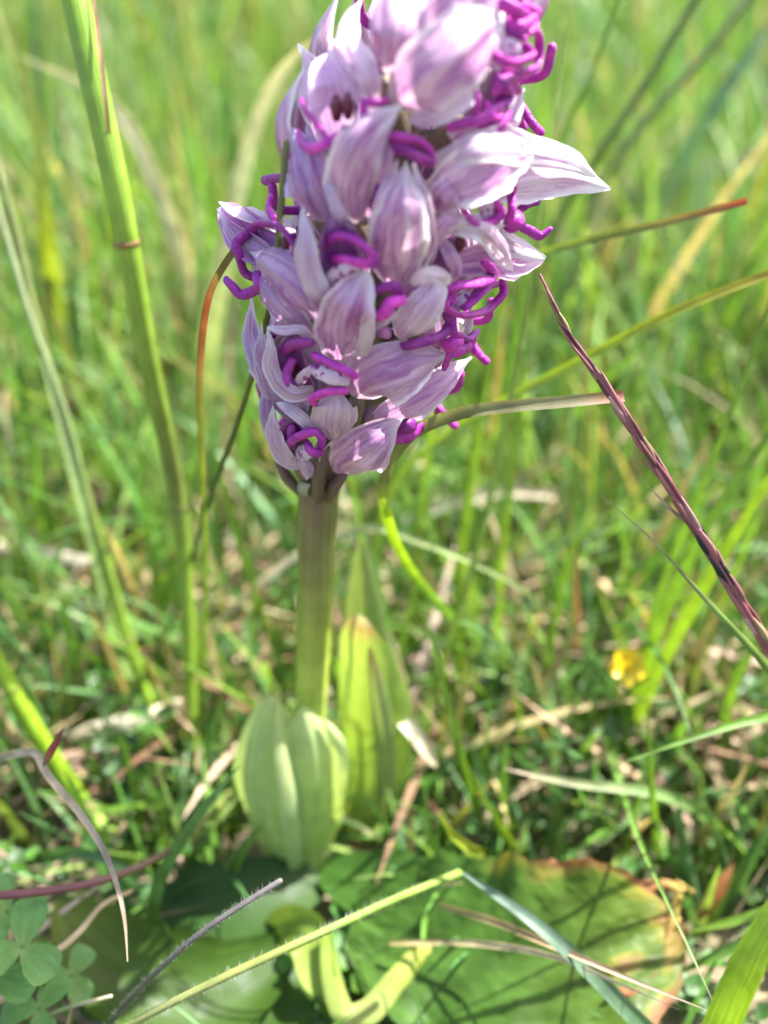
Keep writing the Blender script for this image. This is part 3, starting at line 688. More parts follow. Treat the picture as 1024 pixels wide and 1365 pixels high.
lobe(f, [(420, 540, 5), (419, 529, 6.4), (434, 521, 7.4), (461, 521, 8)], 5.6, BR, 1.0)
lip(f, [(392, 517, 4), (404, 502, 6), (416, 489, 6.6)], 15, 40, (.95, .88, .93))
lip(f, [(412, 489, 6), (438, 502, 7.4), (466, 511, 8)], 20, 35, (.95, .88, .93))
# --- long petals down the left edge, shade put into their violet tints
f = new_flower(385, 520, -7)
sep(f, [(366, 540, -3), (346, 490, 1.4), (334, 445, 1.4), (336, 392, -.6)], 40, 50, 'acute', radial=.9, tint=(.86, .85, 1))
sep(f, [(385, 560, -4), (360, 520, 0), (348, 470, 1.2), (350, 430, 0)], 34, 45, 'acute', radial=.9, tint=(.75, .72, .92))
sep(f, [(378, 610, -4), (361, 575, -.6), (354, 535, -.4), (356, 500, -2)], 30, 50, 'acute', radial=.9, tint=(.68, .62, .9))
# --- bottom left open flower
f = new_flower(392, 612, -3, .0010)
sep(f, [(404, 622, 3), (384, 618, 5), (370, 602, 5.4), (361, 570, 5.2), (364, 541, 3.6)], 34, 40, 'acute', M_PALE, twist=-20, tint=(.82, .76, .84))
sep(f, [(420, 578, 2.4), (403, 558, 4.6), (387, 546, 4.8), (369, 537, 3.6)], 17, 42, 'strap', M_PALE, twist=25, tint=(.92, .9, 1))
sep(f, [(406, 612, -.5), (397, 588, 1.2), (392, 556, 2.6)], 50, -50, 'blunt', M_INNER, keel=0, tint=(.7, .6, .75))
lobe(f, [(390, 596, 1.5), (388, 582, 3), (390, 569, 3)], 6.6, DK)
lobe(f, [(400, 584, 1.5), (405, 574, 3), (408, 566, 2.6)], 6, DK)
lobe(f, [(384, 592, 3), (400, 583, 5), (420, 577, 5.6), (429, 583, 5.6), (428, 597, 5)], 5.8, (.85, .85, 1))
lobe(f, [(410, 592, 4), (418, 599, 5.6), (427, 605, 5)], 8, (.85, .85, .95), .8)
lip(f, [(394, 606, 3), (406, 604, 4.6), (418, 600, 4.6)], 22, 40)
lip(f, [(402, 612, 3.4), (406, 624, 4.2), (409, 640, 3.6)], 21, 70, (.85, .75, .9), 'blunt', M_PALE)
# ovaries and bracts under the spike
for a, b, r in (((372, 618, -1), (402, 660, -.2), .0008), ((436, 586, 1), (424, 664, 1.6), .0011), ((458, 632, 1.6), (438, 664, 1.4), .0010)):
    P = [fp(*b), fp((a[0] + b[0]) / 2 - 2, (a[1] + b[1]) / 2, (a[2] + b[2]) / 2 + .4), fp(*a)]
    tube('ovary', P, r, M_STEM, orchid, n=12, nv=14, ridges=3, ramp=.14, stops=[(0, .8), (.5, 1.1), (1, .8)], col=[(0, (0.11, 0.085, 0.05)), (1, (0.15, 0.075, 0.085))])
for pts, w in (([(398, 664, 1.2), (402, 652, 1.6), (414, 646, .9)], 22), ([(436, 668, 1.6), (436, 657, 2.2), (441, 648, 1.4)], 24), ([(438, 612, 1.4), (436, 605, 2.2), (440, 597, 1.4)], 14)):
    P = [fp(*p) for p in pts]
    surface('bract', P, w / F * .138, facing_at(P[1], .8), M_LEAF, orchid, 55, 'acute', nu=9, nv=10, col=[(0, (0.22, 0.22, 0.11)), (.6, (0.38, 0.40, 0.25)), (1, (0.45, 0.45, 0.33))])

# flowers round the back of the spike, with the same parts
def back_flower(yrow, ang):
    a = axp(min(640, yrow + 40)); c = axp(yrow)
    out = np.array([math.sin(ang), math.cos(ang), 0.0])
    R = np.interp(yrow, *WC) * ad(yrow) / F
    b = c + out * R * .55 + np.array([0, 0, -.004])
    f = tube('flower', [a, (a + b) / 2, b], .0013, M_STEM, orchid, n=10, nv=10, col=[(0, (0.11, 0.075, 0.06)), (1, (0.19, 0.15, 0.09))])
    side = np.cross(out, [0, 0, 1.0])
    z = np.array([0, 0, 1.0])
    for q in (-1, 0, 1):
        P = [b + side * q * .001, b + out * .005 + z * .004 + side * q * .004, b + out * .006 + z * .010 + side * q * .005, b + out * .003 + z * .0155 + side * q * .003]
        surface('sepal', P, .0075, out + side * q * .6, M_PETAL, f, 60, 'acute', nu=11, nv=18, tint=(rng.uniform(.85, 1.05),) * 3)
    lb = b + out * .0025
    surface('lip', [lb, lb + out * .003 - z * .002, lb + out * .004 - z * .005], .003, out + z * .5, M_LIP, f, 40, 'strap', nu=9, nv=12)
    for q in (-1, 1):
        P = [lb + out * .003 - z * .002, lb + out * .005 - z * .001 + side * q * .003, lb + out * .005 + z * .002 + side * q * .004]
        tube('lip_lobe', P, .0006, M_LOBE, f, n=8, nv=10)
        P = [lb + out * .004 - z * .005, lb + out * .005 - z * .007 + side * q * .0015, lb + out * .006 - z * .008 + side * q * .002]
        tube('lip_lobe', P, .0006, M_LOBE, f, n=8, nv=10)
for yr, an in ((560, .3), (520, -.9), (500, 1.0), (440, .1), (410, -1.2), (390, 1.2), (330, -.5), (310, .6), (240, 0.1), (230, -1.2), (150, .8), (140, -.7), (60, .2), (40, 1.1), (-30, -.6), (-50, .5)):
    back_flower(yr, an)

# stem sheath leaves and the rosette
LG = (0.20, 0.285, 0.085); LM = (0.235, 0.33, 0.075); LD = (0.085, 0.165, 0.03)
def leaf(pts, w, curl, prof, c, twist=0, ripple=.01, facing=None, name='leaf', colfun=None, nu=21, nv=40, keel=0.02, rf=2.0, twist_end=None):
    P = [px(*p) for p in pts]; mid = P[len(P) // 2]
    return surface(name, P, w / F * np.dot(mid - CAM, FWD), facing if facing is not None else nrm(CAM - mid), M_LEAF, orchid, curl, prof, nu=nu, nv=nv,
                   twist=twist, ripple=ripple, rfreq=rf, col=c, colfun=colfun, keel=keel, twist_end=twist_end)
def dd(y, k): return ad(y) - k * 1e-3
# front left sheath leaf, wrapping, with its pale inner fold, and the right one with rolled margin
leaf([(392, 1180, dd(1180, 6)), (366, 1110, dd(1110, 10)), (352, 1040, dd(1040, 10)), (354, 980, dd(980, 7)), (366, 928, dd(928, 3.5))], 130, 60, 'sheath',
     [(0, (0.42, 0.52, 0.20)), (.5, (0.38, 0.52, 0.21)), (.9, (0.42, 0.53, 0.20)), (1, (0.52, 0.54, 0.22))], ripple=.02, name='sheath_leaf', facing=nrm(np.array([-.30, -1, .35])), keel=.05)
leaf([(402, 1172, dd(1172, 9)), (394, 1110, dd(1110, 13)), (386, 1050, dd(1050, 13)), (376, 990, dd(990, 9)), (370, 938, dd(938, 6))], 34, 45, 'sheath',
     [(0, (0.40, 0.52, 0.18)), (.5, (0.44, 0.56, 0.26)), (1, (0.50, 0.56, 0.24))], twist=35, name='sheath_leaf', ripple=.05)
leaf([(404, 1168, dd(1168, 6)), (414, 1110, dd(1110, 9.5)), (420, 1050, dd(1050, 9.5)), (416, 1000, dd(1000, 7.5)), (402, 944, dd(944, 5.5))], 96, 60, 'sheath',
     [(0, (0.42, 0.55, 0.13)), (.6, (0.46, 0.60, 0.18)), (1, (0.54, 0.64, 0.30))], ripple=.05, name='sheath_leaf', facing=nrm(np.array([.25, -1, .45])), keel=.04)
leaf([(436, 1100, dd(1100, 5)), (448, 1040, dd(1040, 7)), (448, 990, dd(990, 6)), (428, 958, dd(958, 5))], 30, 50, 'sheath', [(0, (0.44, 0.56, 0.15)), (1, (0.54, 0.64, 0.32))], name='sheath_leaf', ripple=.06, twist=-20)
# taller leaf behind with hooked dry tip
leaf([(470, 1150, dd(1150, -10)), (486, 1050, dd(1050, -12)), (490, 960, dd(960, -12)), (484, 890, dd(890, -11)), (477, 850, dd(850, -8)), (483, 822, dd(822, -6))], 116, 55, 'sheath',
     [(0, (0.25, 0.38, 0.08)), (.5, (0.32, 0.46, 0.08)), (.88, (0.36, 0.48, 0.12)), (.95, (0.42, 0.30, 0.13)), (1, (0.6, 0.55, 0.42))], name='sheath_leaf', facing=nrm(np.array([-.35, -1, .3])))
leaf([(512, 1120, dd(1120, -9)), (514, 1020, dd(1020, -10)), (506, 930, dd(930, -9)), (492, 862, dd(862, -8))], 30, 40, 'sheath', [(0, (0.22, 0.30, 0.08)), (.8, (0.32, 0.38, 0.16)), (1, (0.40, 0.28, 0.12))], name='sheath_leaf')
leaf([(490, 1090, dd(1090, -24)), (492, 950, dd(950, -24)), (488, 830, dd(830, -22)), (480, 720, dd(720, -20))], 70, 45, 'leaf', [(0, (0.16, 0.23, 0.07)), (1, (0.21, 0.28, 0.09))], name='sheath_leaf')

# big mottled rosette leaf with burnt margin (right)
def burnt(u, v):
    n = np.sin(u * 9 + v * 23) * .5 + np.sin(u * 17 - v * 11 + 2) * .35 + np.sin(v * 41 + u * 5) * .25
    g = np.array([0.055, 0.125, 0.016])[None] * (1 + .3 * n[:, None]) + np.array([0.055, 0.035, 0.0])[None] * np.clip(v - .45, 0, 1)[:, None] * 1.4  # base green darkened for the shade over the rosette
    e = np.clip((np.abs(u) - .80 + .10 * n) * 6, 0, 1) * np.clip((v - .38) * 4, 0, 1)
    e = np.maximum(e, np.clip((v - .90 + .05 * n) * 10, 0, 1))
    spot = np.clip(1 - ((u - .25) ** 2 / .02 + (v - .80) ** 2 / .004), 0, 1)
    e = np.maximum(e, spot * .8)[:, None]
    br = np.array([0.19, 0.085, 0.035])[None] * (1 + .5 * n[:, None])
    halo = np.clip(e * 3, 0, 1) * (1 - e)
    return g * (1 - e) + br * e + np.array([0.13, 0.115, 0.015])[None] * halo
big = [px(470, 1225, .168), px(580, 1258, .161), px(700, 1278, .155), px(810, 1262, .153), px(908, 1225, .156)]
surface('rosette_leaf', big, .033, nrm(np.array([-.05, -.55, 1.0])), M_LEAF, orchid, -22, 'blunt', nu=41, nv=70, ripple=.04, rfreq=3.4, colfun=burnt, keel=-.02, rough=.00012)
# dead curled margin along the top edge of that leaf
def margin(pts, w, col):
    P = [px(*p) for p in pts]
    return surface('burnt_margin', P, w / F * .17, nrm(CAM - P[1]), M_DRY, orchid, 95, 'strap', nu=11, nv=30, ripple=.16, rfreq=4, col=col, rough=.00018)
margin([(730, 1150, 0.1655), (760, 1170, 0.1635), (800, 1180, 0.1615), (850, 1186, 0.1595), (890, 1180, 0.1585), (925, 1188, 0.1575)], 20, [(0, (0.22, 0.10, 0.05)), (.4, (0.36, 0.18, 0.10)), (.7, (0.30, 0.13, 0.05)), (1, (0.35, 0.27, 0.06))])
margin([(905, 1190, 0.1565), (893, 1240, 0.1545), (880, 1290, 0.1515), (850, 1325, 0.1485), (815, 1320, 0.1475)], 18, [(0, (0.32, 0.25, 0.05)), (.5, (0.26, 0.12, 0.04)), (1, (0.20, 0.08, 0.03))])
# leaves lying behind, greens darkened for shade at the ground
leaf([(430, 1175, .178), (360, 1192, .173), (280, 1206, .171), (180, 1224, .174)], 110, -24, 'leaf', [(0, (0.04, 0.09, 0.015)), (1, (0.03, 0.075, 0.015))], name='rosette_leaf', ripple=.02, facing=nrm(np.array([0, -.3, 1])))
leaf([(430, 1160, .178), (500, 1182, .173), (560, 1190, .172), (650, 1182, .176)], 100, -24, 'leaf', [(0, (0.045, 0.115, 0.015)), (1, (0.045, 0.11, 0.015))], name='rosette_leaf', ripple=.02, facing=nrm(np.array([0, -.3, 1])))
# left leaf with a pale thick edge, cupped, its green darkened for the shade
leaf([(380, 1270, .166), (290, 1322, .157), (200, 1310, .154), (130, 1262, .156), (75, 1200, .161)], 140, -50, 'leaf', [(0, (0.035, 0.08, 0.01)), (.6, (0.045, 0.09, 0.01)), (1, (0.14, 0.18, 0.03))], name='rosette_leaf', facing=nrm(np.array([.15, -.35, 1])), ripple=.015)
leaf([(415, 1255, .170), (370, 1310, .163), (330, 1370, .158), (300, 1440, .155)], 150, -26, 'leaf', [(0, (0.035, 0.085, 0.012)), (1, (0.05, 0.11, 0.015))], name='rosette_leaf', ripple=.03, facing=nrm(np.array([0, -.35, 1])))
# near curled leaf, its margin waving towards the camera
leaf([(352, 1250, .170), (385, 1238, .165), (415, 1250, .160), (428, 1300, .157), (452, 1350, .155)], 62, -46, 'leaf', [(0, (0.15, 0.24, 0.04)), (.6, (0.22, 0.31, 0.05)), (1, (0.27, 0.34, 0.07))], name='rosette_leaf', ripple=.05, twist=10, facing=nrm(np.array([-.1, -.5, 1])))
leaf([(436, 1240, .158), (444, 1300, .155), (462, 1352, .153), (490, 1348, .154), (530, 1305, .157), (560, 1275, .160), (606, 1266, .162)], 34, 40, 'strap', [(0, (0.20, 0.29, 0.04)), (.5, (0.30, 0.36, 0.10)), (.8, (0.30, 0.36, 0.06)), (.95, (0.45, 0.36, 0.04)), (1, (0.4, 0.2, 0.04))], name='rosette_leaf', twist=-38, twist_end=20)

# ------------------------------------------------------------------ traced grass blades, culms and straws
G1 = (0.13, 0.25, 0.025); G2 = (0.20, 0.33, 0.03); G3 = (0.07, 0.16, 0.03); GB = (0.12, 0.22, 0.12); GO = (0.17, 0.19, 0.06)
ST = (0.55, 0.46, 0.30); SP = (0.66, 0.60, 0.46); RD = (0.36, 0.07, 0.04); BN = (0.22, 0.12, 0.06); LIM = (0.25, 0.40, 0.02)
def path3(pts):
    """(x, y) or (x, y, depth m) or (x, y, 'g') root -> tip; missing depths are filled in by distance"""
    D = [None] * len(pts)
    for i, p in enumerate(pts):
        if len(p) == 3: D[i] = gd(p[1]) if p[2] == 'g' else p[2]
    XY = np.array([p[:2] for p in pts], float); s = arclen(XY)
    kn = [i for i in range(len(pts)) if D[i] is not None]
    d = np.interp(s, s[kn], [D[i] for i in kn])
    return [px(x, y, q) for (x, y), q in zip(XY, d)]
def wpx(w, P): return w / F * np.dot(P[len(P) // 2] - CAM, FWD)
BPROF = [(0, .8), (.2, 1), (.6, .9), (.85, .55), (1, .06)]
PROF['blade'] = BPROF; PROF['cut'] = [(0, .7), (.2, 1), (.8, .95), (1, .8)]; PROF['pointed'] = [(0, .9), (.4, 1), (.7, .7), (1, .03)]
def blade(pts, w, col, label, name='grass_leaf', cat='grass blade', group=None, curl=-35, twist=0, twist_end=None, prof='blade', mat=None, nv=40, nu=7, jit=0.0):
    P = path3(pts)
    o = surface(name, P, wpx(w, P), nrm(CAM - P[len(P) // 2]), mat or M_BLADE, None, curl, prof, nu=nu, nv=nv, twist=twist, twist_end=twist_end, col=col if isinstance(col, list) else [(0, tuple(c * .85 for c in col)), (1, col)], ripple=.02)
    return tag(o, label, cat, group)
def culm(pts, w, col, label, name='grass_culm', cat='grass stem', group=None, taper=.7, nodes=(), mat=None, nv=40, ridges=5, ramp=.05, flat=1.0):
    P = path3(pts); r = wpx(w, P) / 2
    cc = col if isinstance(col, list) else [(0, tuple(c * .85 for c in col)), (1, col)]
    if not nodes:
        o = tube(name, P, r, mat or M_STEM, None, n=12, nv=nv, stops=[(0, 1), (1, taper)], ridges=ridges, ramp=ramp, col=cc, flat=flat)
        return tag(o, label, cat, group)
    e = empty(name); tag(e, label, cat, group)
    tube('stalk', P, r, mat or M_STEM, e, n=14, nv=nv, stops=[(0, 1), (1, taper)], ridges=ridges, ramp=ramp, col=cc, flat=flat)
    S = spline(P, 200); s = arclen(S)
    for sn, c in nodes:
        i = int(np.argmin(abs(s - sn))); t = nrm(S[min(199, i + 2)] - S[i - 2]); k = 1 + (taper - 1) * sn
        tube('node', [S[i] - t * r * .38, S[i], S[i] + t * r * .38], r * k * 1.05, M_STEM, e, n=14, nv=8, stops=[(0, .97), (.5, 1.05), (1, .97)], col=[(0, c), (1, c)])
    return e

# left side
culm([(258, 1060, 'g'), (240, 690, .178), (198, 480, .158), (155, 250, .143), (118, 80, .137), (88, -60, .134)], 22,
     [(0, (0.22, 0.34, 0.03)), (.35, (0.19, 0.30, 0.03)), (.48, (0.14, 0.17, 0.04)), (.56, (0.17, 0.24, 0.035)), (.74, (0.22, 0.36, 0.035)), (1, (0.20, 0.36, 0.03))],
     'thick bright green grass culm with a thin brown ring-like node', taper=1.7, nodes=((.43, (0.14, 0.13, 0.04)), (.745, (0.24, 0.15, 0.05))), nv=60)
blade([(150, 235, .142), (140, 130, .136), (128, 20, .134), (120, -50, .134)], 7, [(0, (0.3, 0.3, 0.12)), (.4, (0.36, 0.22, 0.14)), (1, (0.34, 0.12, 0.08))], 'narrow reddish leaf sheath edge against the thick green culm', prof='pointed', twist=20)
culm([(235, 1040, 'g'), (182, 880, .205), (110, 640, .19), (50, 430, .182), (20, 300, .178), (-12, 190, .176)], 14, [(0, LIM), (.25, G2), (.6, GO), (1, (0.13, 0.17, 0.04))], 'olive grass stem running beside the pale flat blade', nv=50)
culm([(222, 1010, 'g'), (150, 800, .2), (90, 560, .185), (40, 420, .18), (-8, 260, .176)], 11, [(0, LIM), (.3, G2), (.5, (0.17, 0.26, 0.07)), (1, (0.24, 0.27, 0.14))], 'thin stem turning from lime to greyish straw beside the pale flat leaf', nv=50)
blade([(230, 1030, 'g'), (160, 850, .212), (118, 690, .205), (70, 510, .2), (40, 380, .198)], 22, [(0, (0.2, 0.32, 0.05)), (.6, (0.24, 0.34, 0.12)), (1, (0.3, 0.38, 0.18))], 'pale green flat grass leaf between two thin stems')
culm([(175, 1150, 'g'), (110, 1070, .19), (40, 960, .18), (-10, 870, .174), (-80, 740, .17)], 27, [(0, G2), (.5, LIM), (1, G2)], 'stout bright lime grass stem above the hanging dry straw', nodes=((.62, (0.2, 0.27, 0.03)),))
blade([(255, 700, 'g'), (272, 500, .27), (292, 380, .25), (325, 220, .235), (362, 115, .225), (400, 70, .22), (450, 40, .215)], 32, [(0, (0.2, 0.28, 0.09)), (.5, (0.36, 0.42, 0.22)), (.8, (0.50, 0.50, 0.32)), (1, (0.5, 0.45, 0.3))], 'broad pale blade arching over towards the top of the orchid')
blade([(300, 560, 'g'), (255, 380, .29), (225, 290, .275), (190, 200, .265), (150, 140, .26), (30, 75, .25)], 26, [(0, (0.3, 0.3, 0.14)), (.4, (0.48, 0.45, 0.3)), (1, (0.5, 0.46, 0.3))], 'faded straw-coloured blade bending over behind the thick culm')
blade([(80, 640, 'g'), (62, 330, .29), (52, 150, .27), (44, -30, .262)], 17, [(0, G3), (1, (0.07, 0.15, 0.04))], 'dark green upright blade standing far behind the thin straw stem')
blade([(90, 520, 'g'), (62, 320, .28), (45, 160, .262), (0, 20, .25), (-30, -30, .25)], 26, [(0, G2), (.6, (0.27, 0.34, 0.03)), (1, (0.32, 0.36, 0.12))], 'yellowish green broad blade tilting behind the dark upright one')
blade([(265, 1000, 'g'), (274, 760, .172), (270, 620, .15), (267, 490, .134), (279, 395, .123), (300, 352, .1175), (327, 316, .1135)], 10, [(0, G1), (.55, (0.13, 0.2, 0.03)), (.76, (0.15, 0.16, 0.04)), (.83, (0.17, 0.065, 0.03)), (.9, (0.20, 0.055, 0.03)), (.94, (0.14, 0.10, 0.04)), (1, (0.14, 0.11, 0.05))],
      'thin curved blade with a red band, its tip touching the orchid lobes', prof='cut', nv=60)
culm([(205, 900, 'g'), (245, 780, .195), (285, 650, .158), (318, 560, .139), (345, 470, .129), (362, 395, .1205), (369, 340, .1082), (374, 280, .1062), (382, 190, .1025)], 10, [(0, G1), (.35, (0.07, 0.17, 0.03)), (.7, (0.085, 0.115, 0.03)), (.8, (0.22, 0.21, 0.03)), (.85, (0.10, 0.12, 0.03)), (1, (0.17, 0.17, 0.07))],
     'dark green stem threading up through the outer flowers of the orchid', taper=.75, nv=70)
blade([(-40, 722, .245), (40, 735, .24), (120, 750, .236)], 17, [(0, ST), (1, SP)], 'pale dry straw lying across the pair of thin slanting stems', 'dry_straw', 'straw', mat=M_DRY, prof='cut', curl=30)
blade([(90, 982, .2), (150, 966, .198), (195, 955, .198), (250, 936, .202)], 20, [(0, ST), (.5, SP), (1, ST)], 'short pale dry straw beside the foot of the thick culm', 'dry_straw', 'straw', mat=M_DRY, prof='cut', curl=30)
blade([(70, 890, .222), (105, 820, .22), (135, 780, .22)], 24, [(0, ST), (1, SP)], 'broad scrap of dead pale leaf behind the pair of thin slanting stems', 'dry_leaf', 'dead leaf', mat=M_DRY, prof='strap', curl=30)

# lower left foreground
e = empty('dry_grass_stalk'); tag(e, 'thin hanging pale dry grass stalk bent sharply over the clover', 'straw')
P = path3([(-140, 1060, .165), (-20, 1016, .15), (30, 1004, .142), (48, 1006, .139), (62, 1032, .136), (108, 1088, .131), (140, 1140, .128), (158, 1190, .126), (166, 1230, .125), (170, 1282, .124)])
surface('stalk', P, 12 / F * .13, nrm(CAM - P[4]), M_DRY, e, -50, 'strap', nu=7, nv=60, col=[(0, (0.2, 0.2, 0.1)), (.42, (0.22, 0.21, 0.12)), (.5, (0.42, 0.36, 0.26)), (.7, (0.38, 0.31, 0.22)), (.82, (0.25, 0.22, 0.19)), (1, (0.48, 0.36, 0.25))], twist=10, twist_end=-30)  # greyer stretch towards the tip paints shade on the stalk
P = path3([(58, 1022, .136), (68, 1002, .133), (86, 968, .131)])
surface('seed', P, 11 / F * .132, nrm(CAM - P[1]), M_DRY, e, 60, 'acute', nu=9, nv=14, col=[(0, (0.2, 0.13, 0.09)), (.5, (0.28, 0.07, 0.06)), (1, (0.20, 0.05, 0.05))])
culm([(320, 1040, 'g'), (270, 1095, .165), (215, 1140, .15), (140, 1172, .141), (60, 1188, .136), (-60, 1197, .132)], 10, [(0, GO), (.35, (0.2, 0.25, 0.06)), (.6, (0.19, 0.14, 0.07)), (.8, (0.17, 0.06, 0.06)), (1, (0.15, 0.045, 0.05))], 'reddish purple stem coming in over the clover leaves', taper=1.1, nv=50)
culm([(40, 1285, .134), (75, 1268, .136), (105, 1243, .139), (135, 1208, .143), (175, 1188, .15)], 10, [(0, ST), (1, (0.55, 0.4, 0.22))], 'short curved tan straw beside the clover', 'dry_straw', 'straw', mat=M_DRY, taper=.6)
culm([(-20, 1410, 'g'), (80, 1347, .137), (148, 1328, .134)], 7, [(0, G1), (.8, (0.26, 0.33, 0.12)), (1, ST)], 'short thin green stem end below the clover')

def hairs(P, r, n, length, parent, col):
    S = spline(P, 160); T = tangents(S); V = []; Q = []; C = []
    for k in range(n):
        i = rng.integers(2, 158); t = T[i]; a = rng.uniform(0, 6.28)
        b1 = nrm(np.cross(t, [0.3, 0.2, 1])); b2 = np.cross(t, b1); d = b1 * math.cos(a) + b2 * math.sin(a)
        L = length * rng.uniform(.5, 1.2); tip = S[i] + d * (r + L) + t * L * rng.uniform(-.2, .8); q = np.cross(d, t) * 2.2e-5
        st = len(V); V += [S[i] + d * r * .9 + t * 2.2e-5, S[i] + d * r * .9 + q, S[i] + d * r * .9 - t * 2.2e-5, tip]; Q += [(st, st + 1, st + 3), (st + 1, st + 2, st + 3), (st + 2, st, st + 3)]
        C += [col] * 4
    o = mesh_obj('hair', V, Q, M_DRY, parent, np.zeros((len(V), 2)), C); o['kind'] = 'stuff'
def hairy(pts, w, col, label, nh, hl, taper, hc=(0.6, 0.62, 0.55), nodes=()):
    e = culm(pts, w, col, label, 'hairy_stem', 'grass stem', taper=taper, nodes=nodes or ((.5, interp(col, [.5])[0]),), nv=60)
    P = path3(pts); hairs(P, wpx(w, P) / 2 * (1 + taper) / 2, nh, hl, e, hc)
hairy([(60, 1440, .15), (170, 1368, .131), (300, 1302, .127), (440, 1238, .131), (528, 1198, .138), (612, 1164, .146)], 9,
      [(0, (0.2, 0.28, 0.07)), (.45, (0.27, 0.30, 0.10)), (.62, (0.22, 0.25, 0.06)), (.75, (0.17, 0.27, 0.035)), (1, (0.19, 0.30, 0.03))], 'long hairy yellow-green stem crossing over the rosette leaves', 500, .0008, 1.35, nodes=((.79, (0.14, 0.22, 0.03)),))
hairy([(100, 1430, .15), (180, 1325, .131), (262, 1248, .125), (320, 1208, .124), (374, 1174, .124)], 9, [(0, (0.06, 0.11, 0.03)), (.5, (0.08, 0.095, 0.055)), (.75, (0.12, 0.11, 0.10)), (1, (0.20, 0.175, 0.165))], 'dark grey hairy cut stem over the dark rosette leaf', 420, .0007, .85, (0.5, 0.52, 0.5))

# clover leaves in the lower left corner
def clover(cx, cy, d, r, rot, label, tilt):
    e = empty('clover_leaf'); tag(e, label, 'clover', 'clover leaves in one clump')
    c = px(cx, cy, d); n = nrm(np.array([tilt[0], tilt[1], 1.0])); a0 = nrm(np.cross(n, [0, 1, 0.1])); a1 = np.cross(n, a0)
    tube('stalk', [c + np.array([.004, .004, -c[2] + .0]), c * .5 + (c + np.array([.003, .002, -c[2]])) * .5, c], .00035, M_STEM, e, n=8, nv=10, col=[(0, G3), (1, G1)])
    for q in range(3):
        a = rot + q * 2.094; dv = a0 * math.cos(a) + a1 * math.sin(a)
        P = [c, c + dv * r * .35 + n * r * .05, c + dv * r * .75 + n * r * .08, c + dv * r + n * r * .02]
        PROF['leaflet'] = [(0, .15), (.2, .55), (.5, .92), (.75, 1), (.9, .75), (1, .12)]
        o = surface('leaflet', P, r * .85, n, M_LEAF, e, -22, 'leaflet', nu=13, nv=16, col=[(0, (0.24, 0.36, 0.12)), (.3, (0.16, 0.31, 0.08)), (1, (0.18, 0.34, 0.11))], keel=-.03, ripple=.02)
clover(30, 1262, .134, .0068, .5, 'large rounded clover leaf under the reddish purple stem', (.1, -.45))
clover(10, 1215, .138, .006, 1.2, 'small pale clover leaf just below the reddish purple stem', (.3, -.3))
clover(52, 1345, .139, .006, 2.0, 'small clover leaf lowest in the clump, beside a thin green stem', (-.1, -.4))
clover(95, 1300, .146, .005, .2, 'shaded clover leaf beside the tan curved straw', (.3, -.2))
clover(-10, 1300, .136, .007, .9, 'half hidden clover leaf behind the large rounded one', (.2, -.5))

# right side: seed head
def seed_head():
    e = empty('grass_seed_head'); tag(e, 'slender purple grass seed head slanting beside the orchid, with dark bands', 'seed head')
    P = path3([(1330, 1400, .2), (1120, 1030, .142), (1024, 862, .131), (925, 700, .1245), (820, 535, .1205), (765, 455, .119), (720, 366, .1185)])
    tube('stalk', P, .00055, M_STEM, e, n=10, nv=60, stops=[(0, 1.1), (.75, 1), (1, .3)], col=[(0, G1), (.35, (0.20, 0.16, 0.06)), (.5, (0.24, 0.09, 0.09)), (1, (0.27, 0.08, 0.10))])
    S = spline(P, 400); s = arclen(S); T = tangents(S)
    k = 0
    tocam = nrm(CAM - S[300])
    for sn in np.arange(.38, .972, .0062):
        i = int(np.argmin(abs(s - sn))); t = T[i]; sd2 = nrm(np.cross(t, tocam)); ph = (0.25 if k % 2 else math.pi - .25) + rng.normal(0, .45)
        side = sd2 * math.cos(ph) + tocam * math.sin(ph) * .8
        g = np.interp(sn, [.38, .6, .85, 1], [.9, 1.0, .8, .3]); L = .0082 * (.55 + .45 * g) * rng.uniform(.7, 1.15)
        a = S[i] + side * .00035 * g; b = a + t * L * .45 + side * rng.uniform(.00015, .0004) * g; c = a + t * L + side * (rng.uniform(.0005, .0011) if rng.random() < .3 else rng.uniform(-.0001, .0004)) * g
        col = [np.array([0.16, 0.045, 0.055]), np.array([0.32, 0.12, 0.13]), np.array([0.46, 0.28, 0.25]), np.array([0.30, 0.25, 0.11])][rng.choice(4, p=[.35, .38, .17, .10])] * rng.uniform(.75, 1.25)
        if .742 < sn < .756 or .775 < sn < .786: col = np.array([0.012, 0.012, 0.02])
        o = tube('spikelet', [a, b, c], .00056 * g, M_STEM, e, n=6, nv=8, stops=[(0, .5), (.3, 1), (.6, .8), (.85, .4), (1, .06)], flat=.7, col=[(0, tuple(col * .7)), (.6, tuple(col)), (1, tuple(col * 1.4 + .03))])
        k += 1
    # loose awn sticking out near the top
    i = int(np.argmin(abs(s - .80))); surface('awn', [S[i], S[i] + T[i] * .004 - RIGHT * .0018, S[i] + T[i] * .0085 - RIGHT * .0030], .0005, tocam, M_DRY, e, 30, 'pointed', nu=5, nv=10, col=[(0, (0.3, 0.12, 0.12)), (1, (0.4, 0.3, 0.25))])
seed_head()

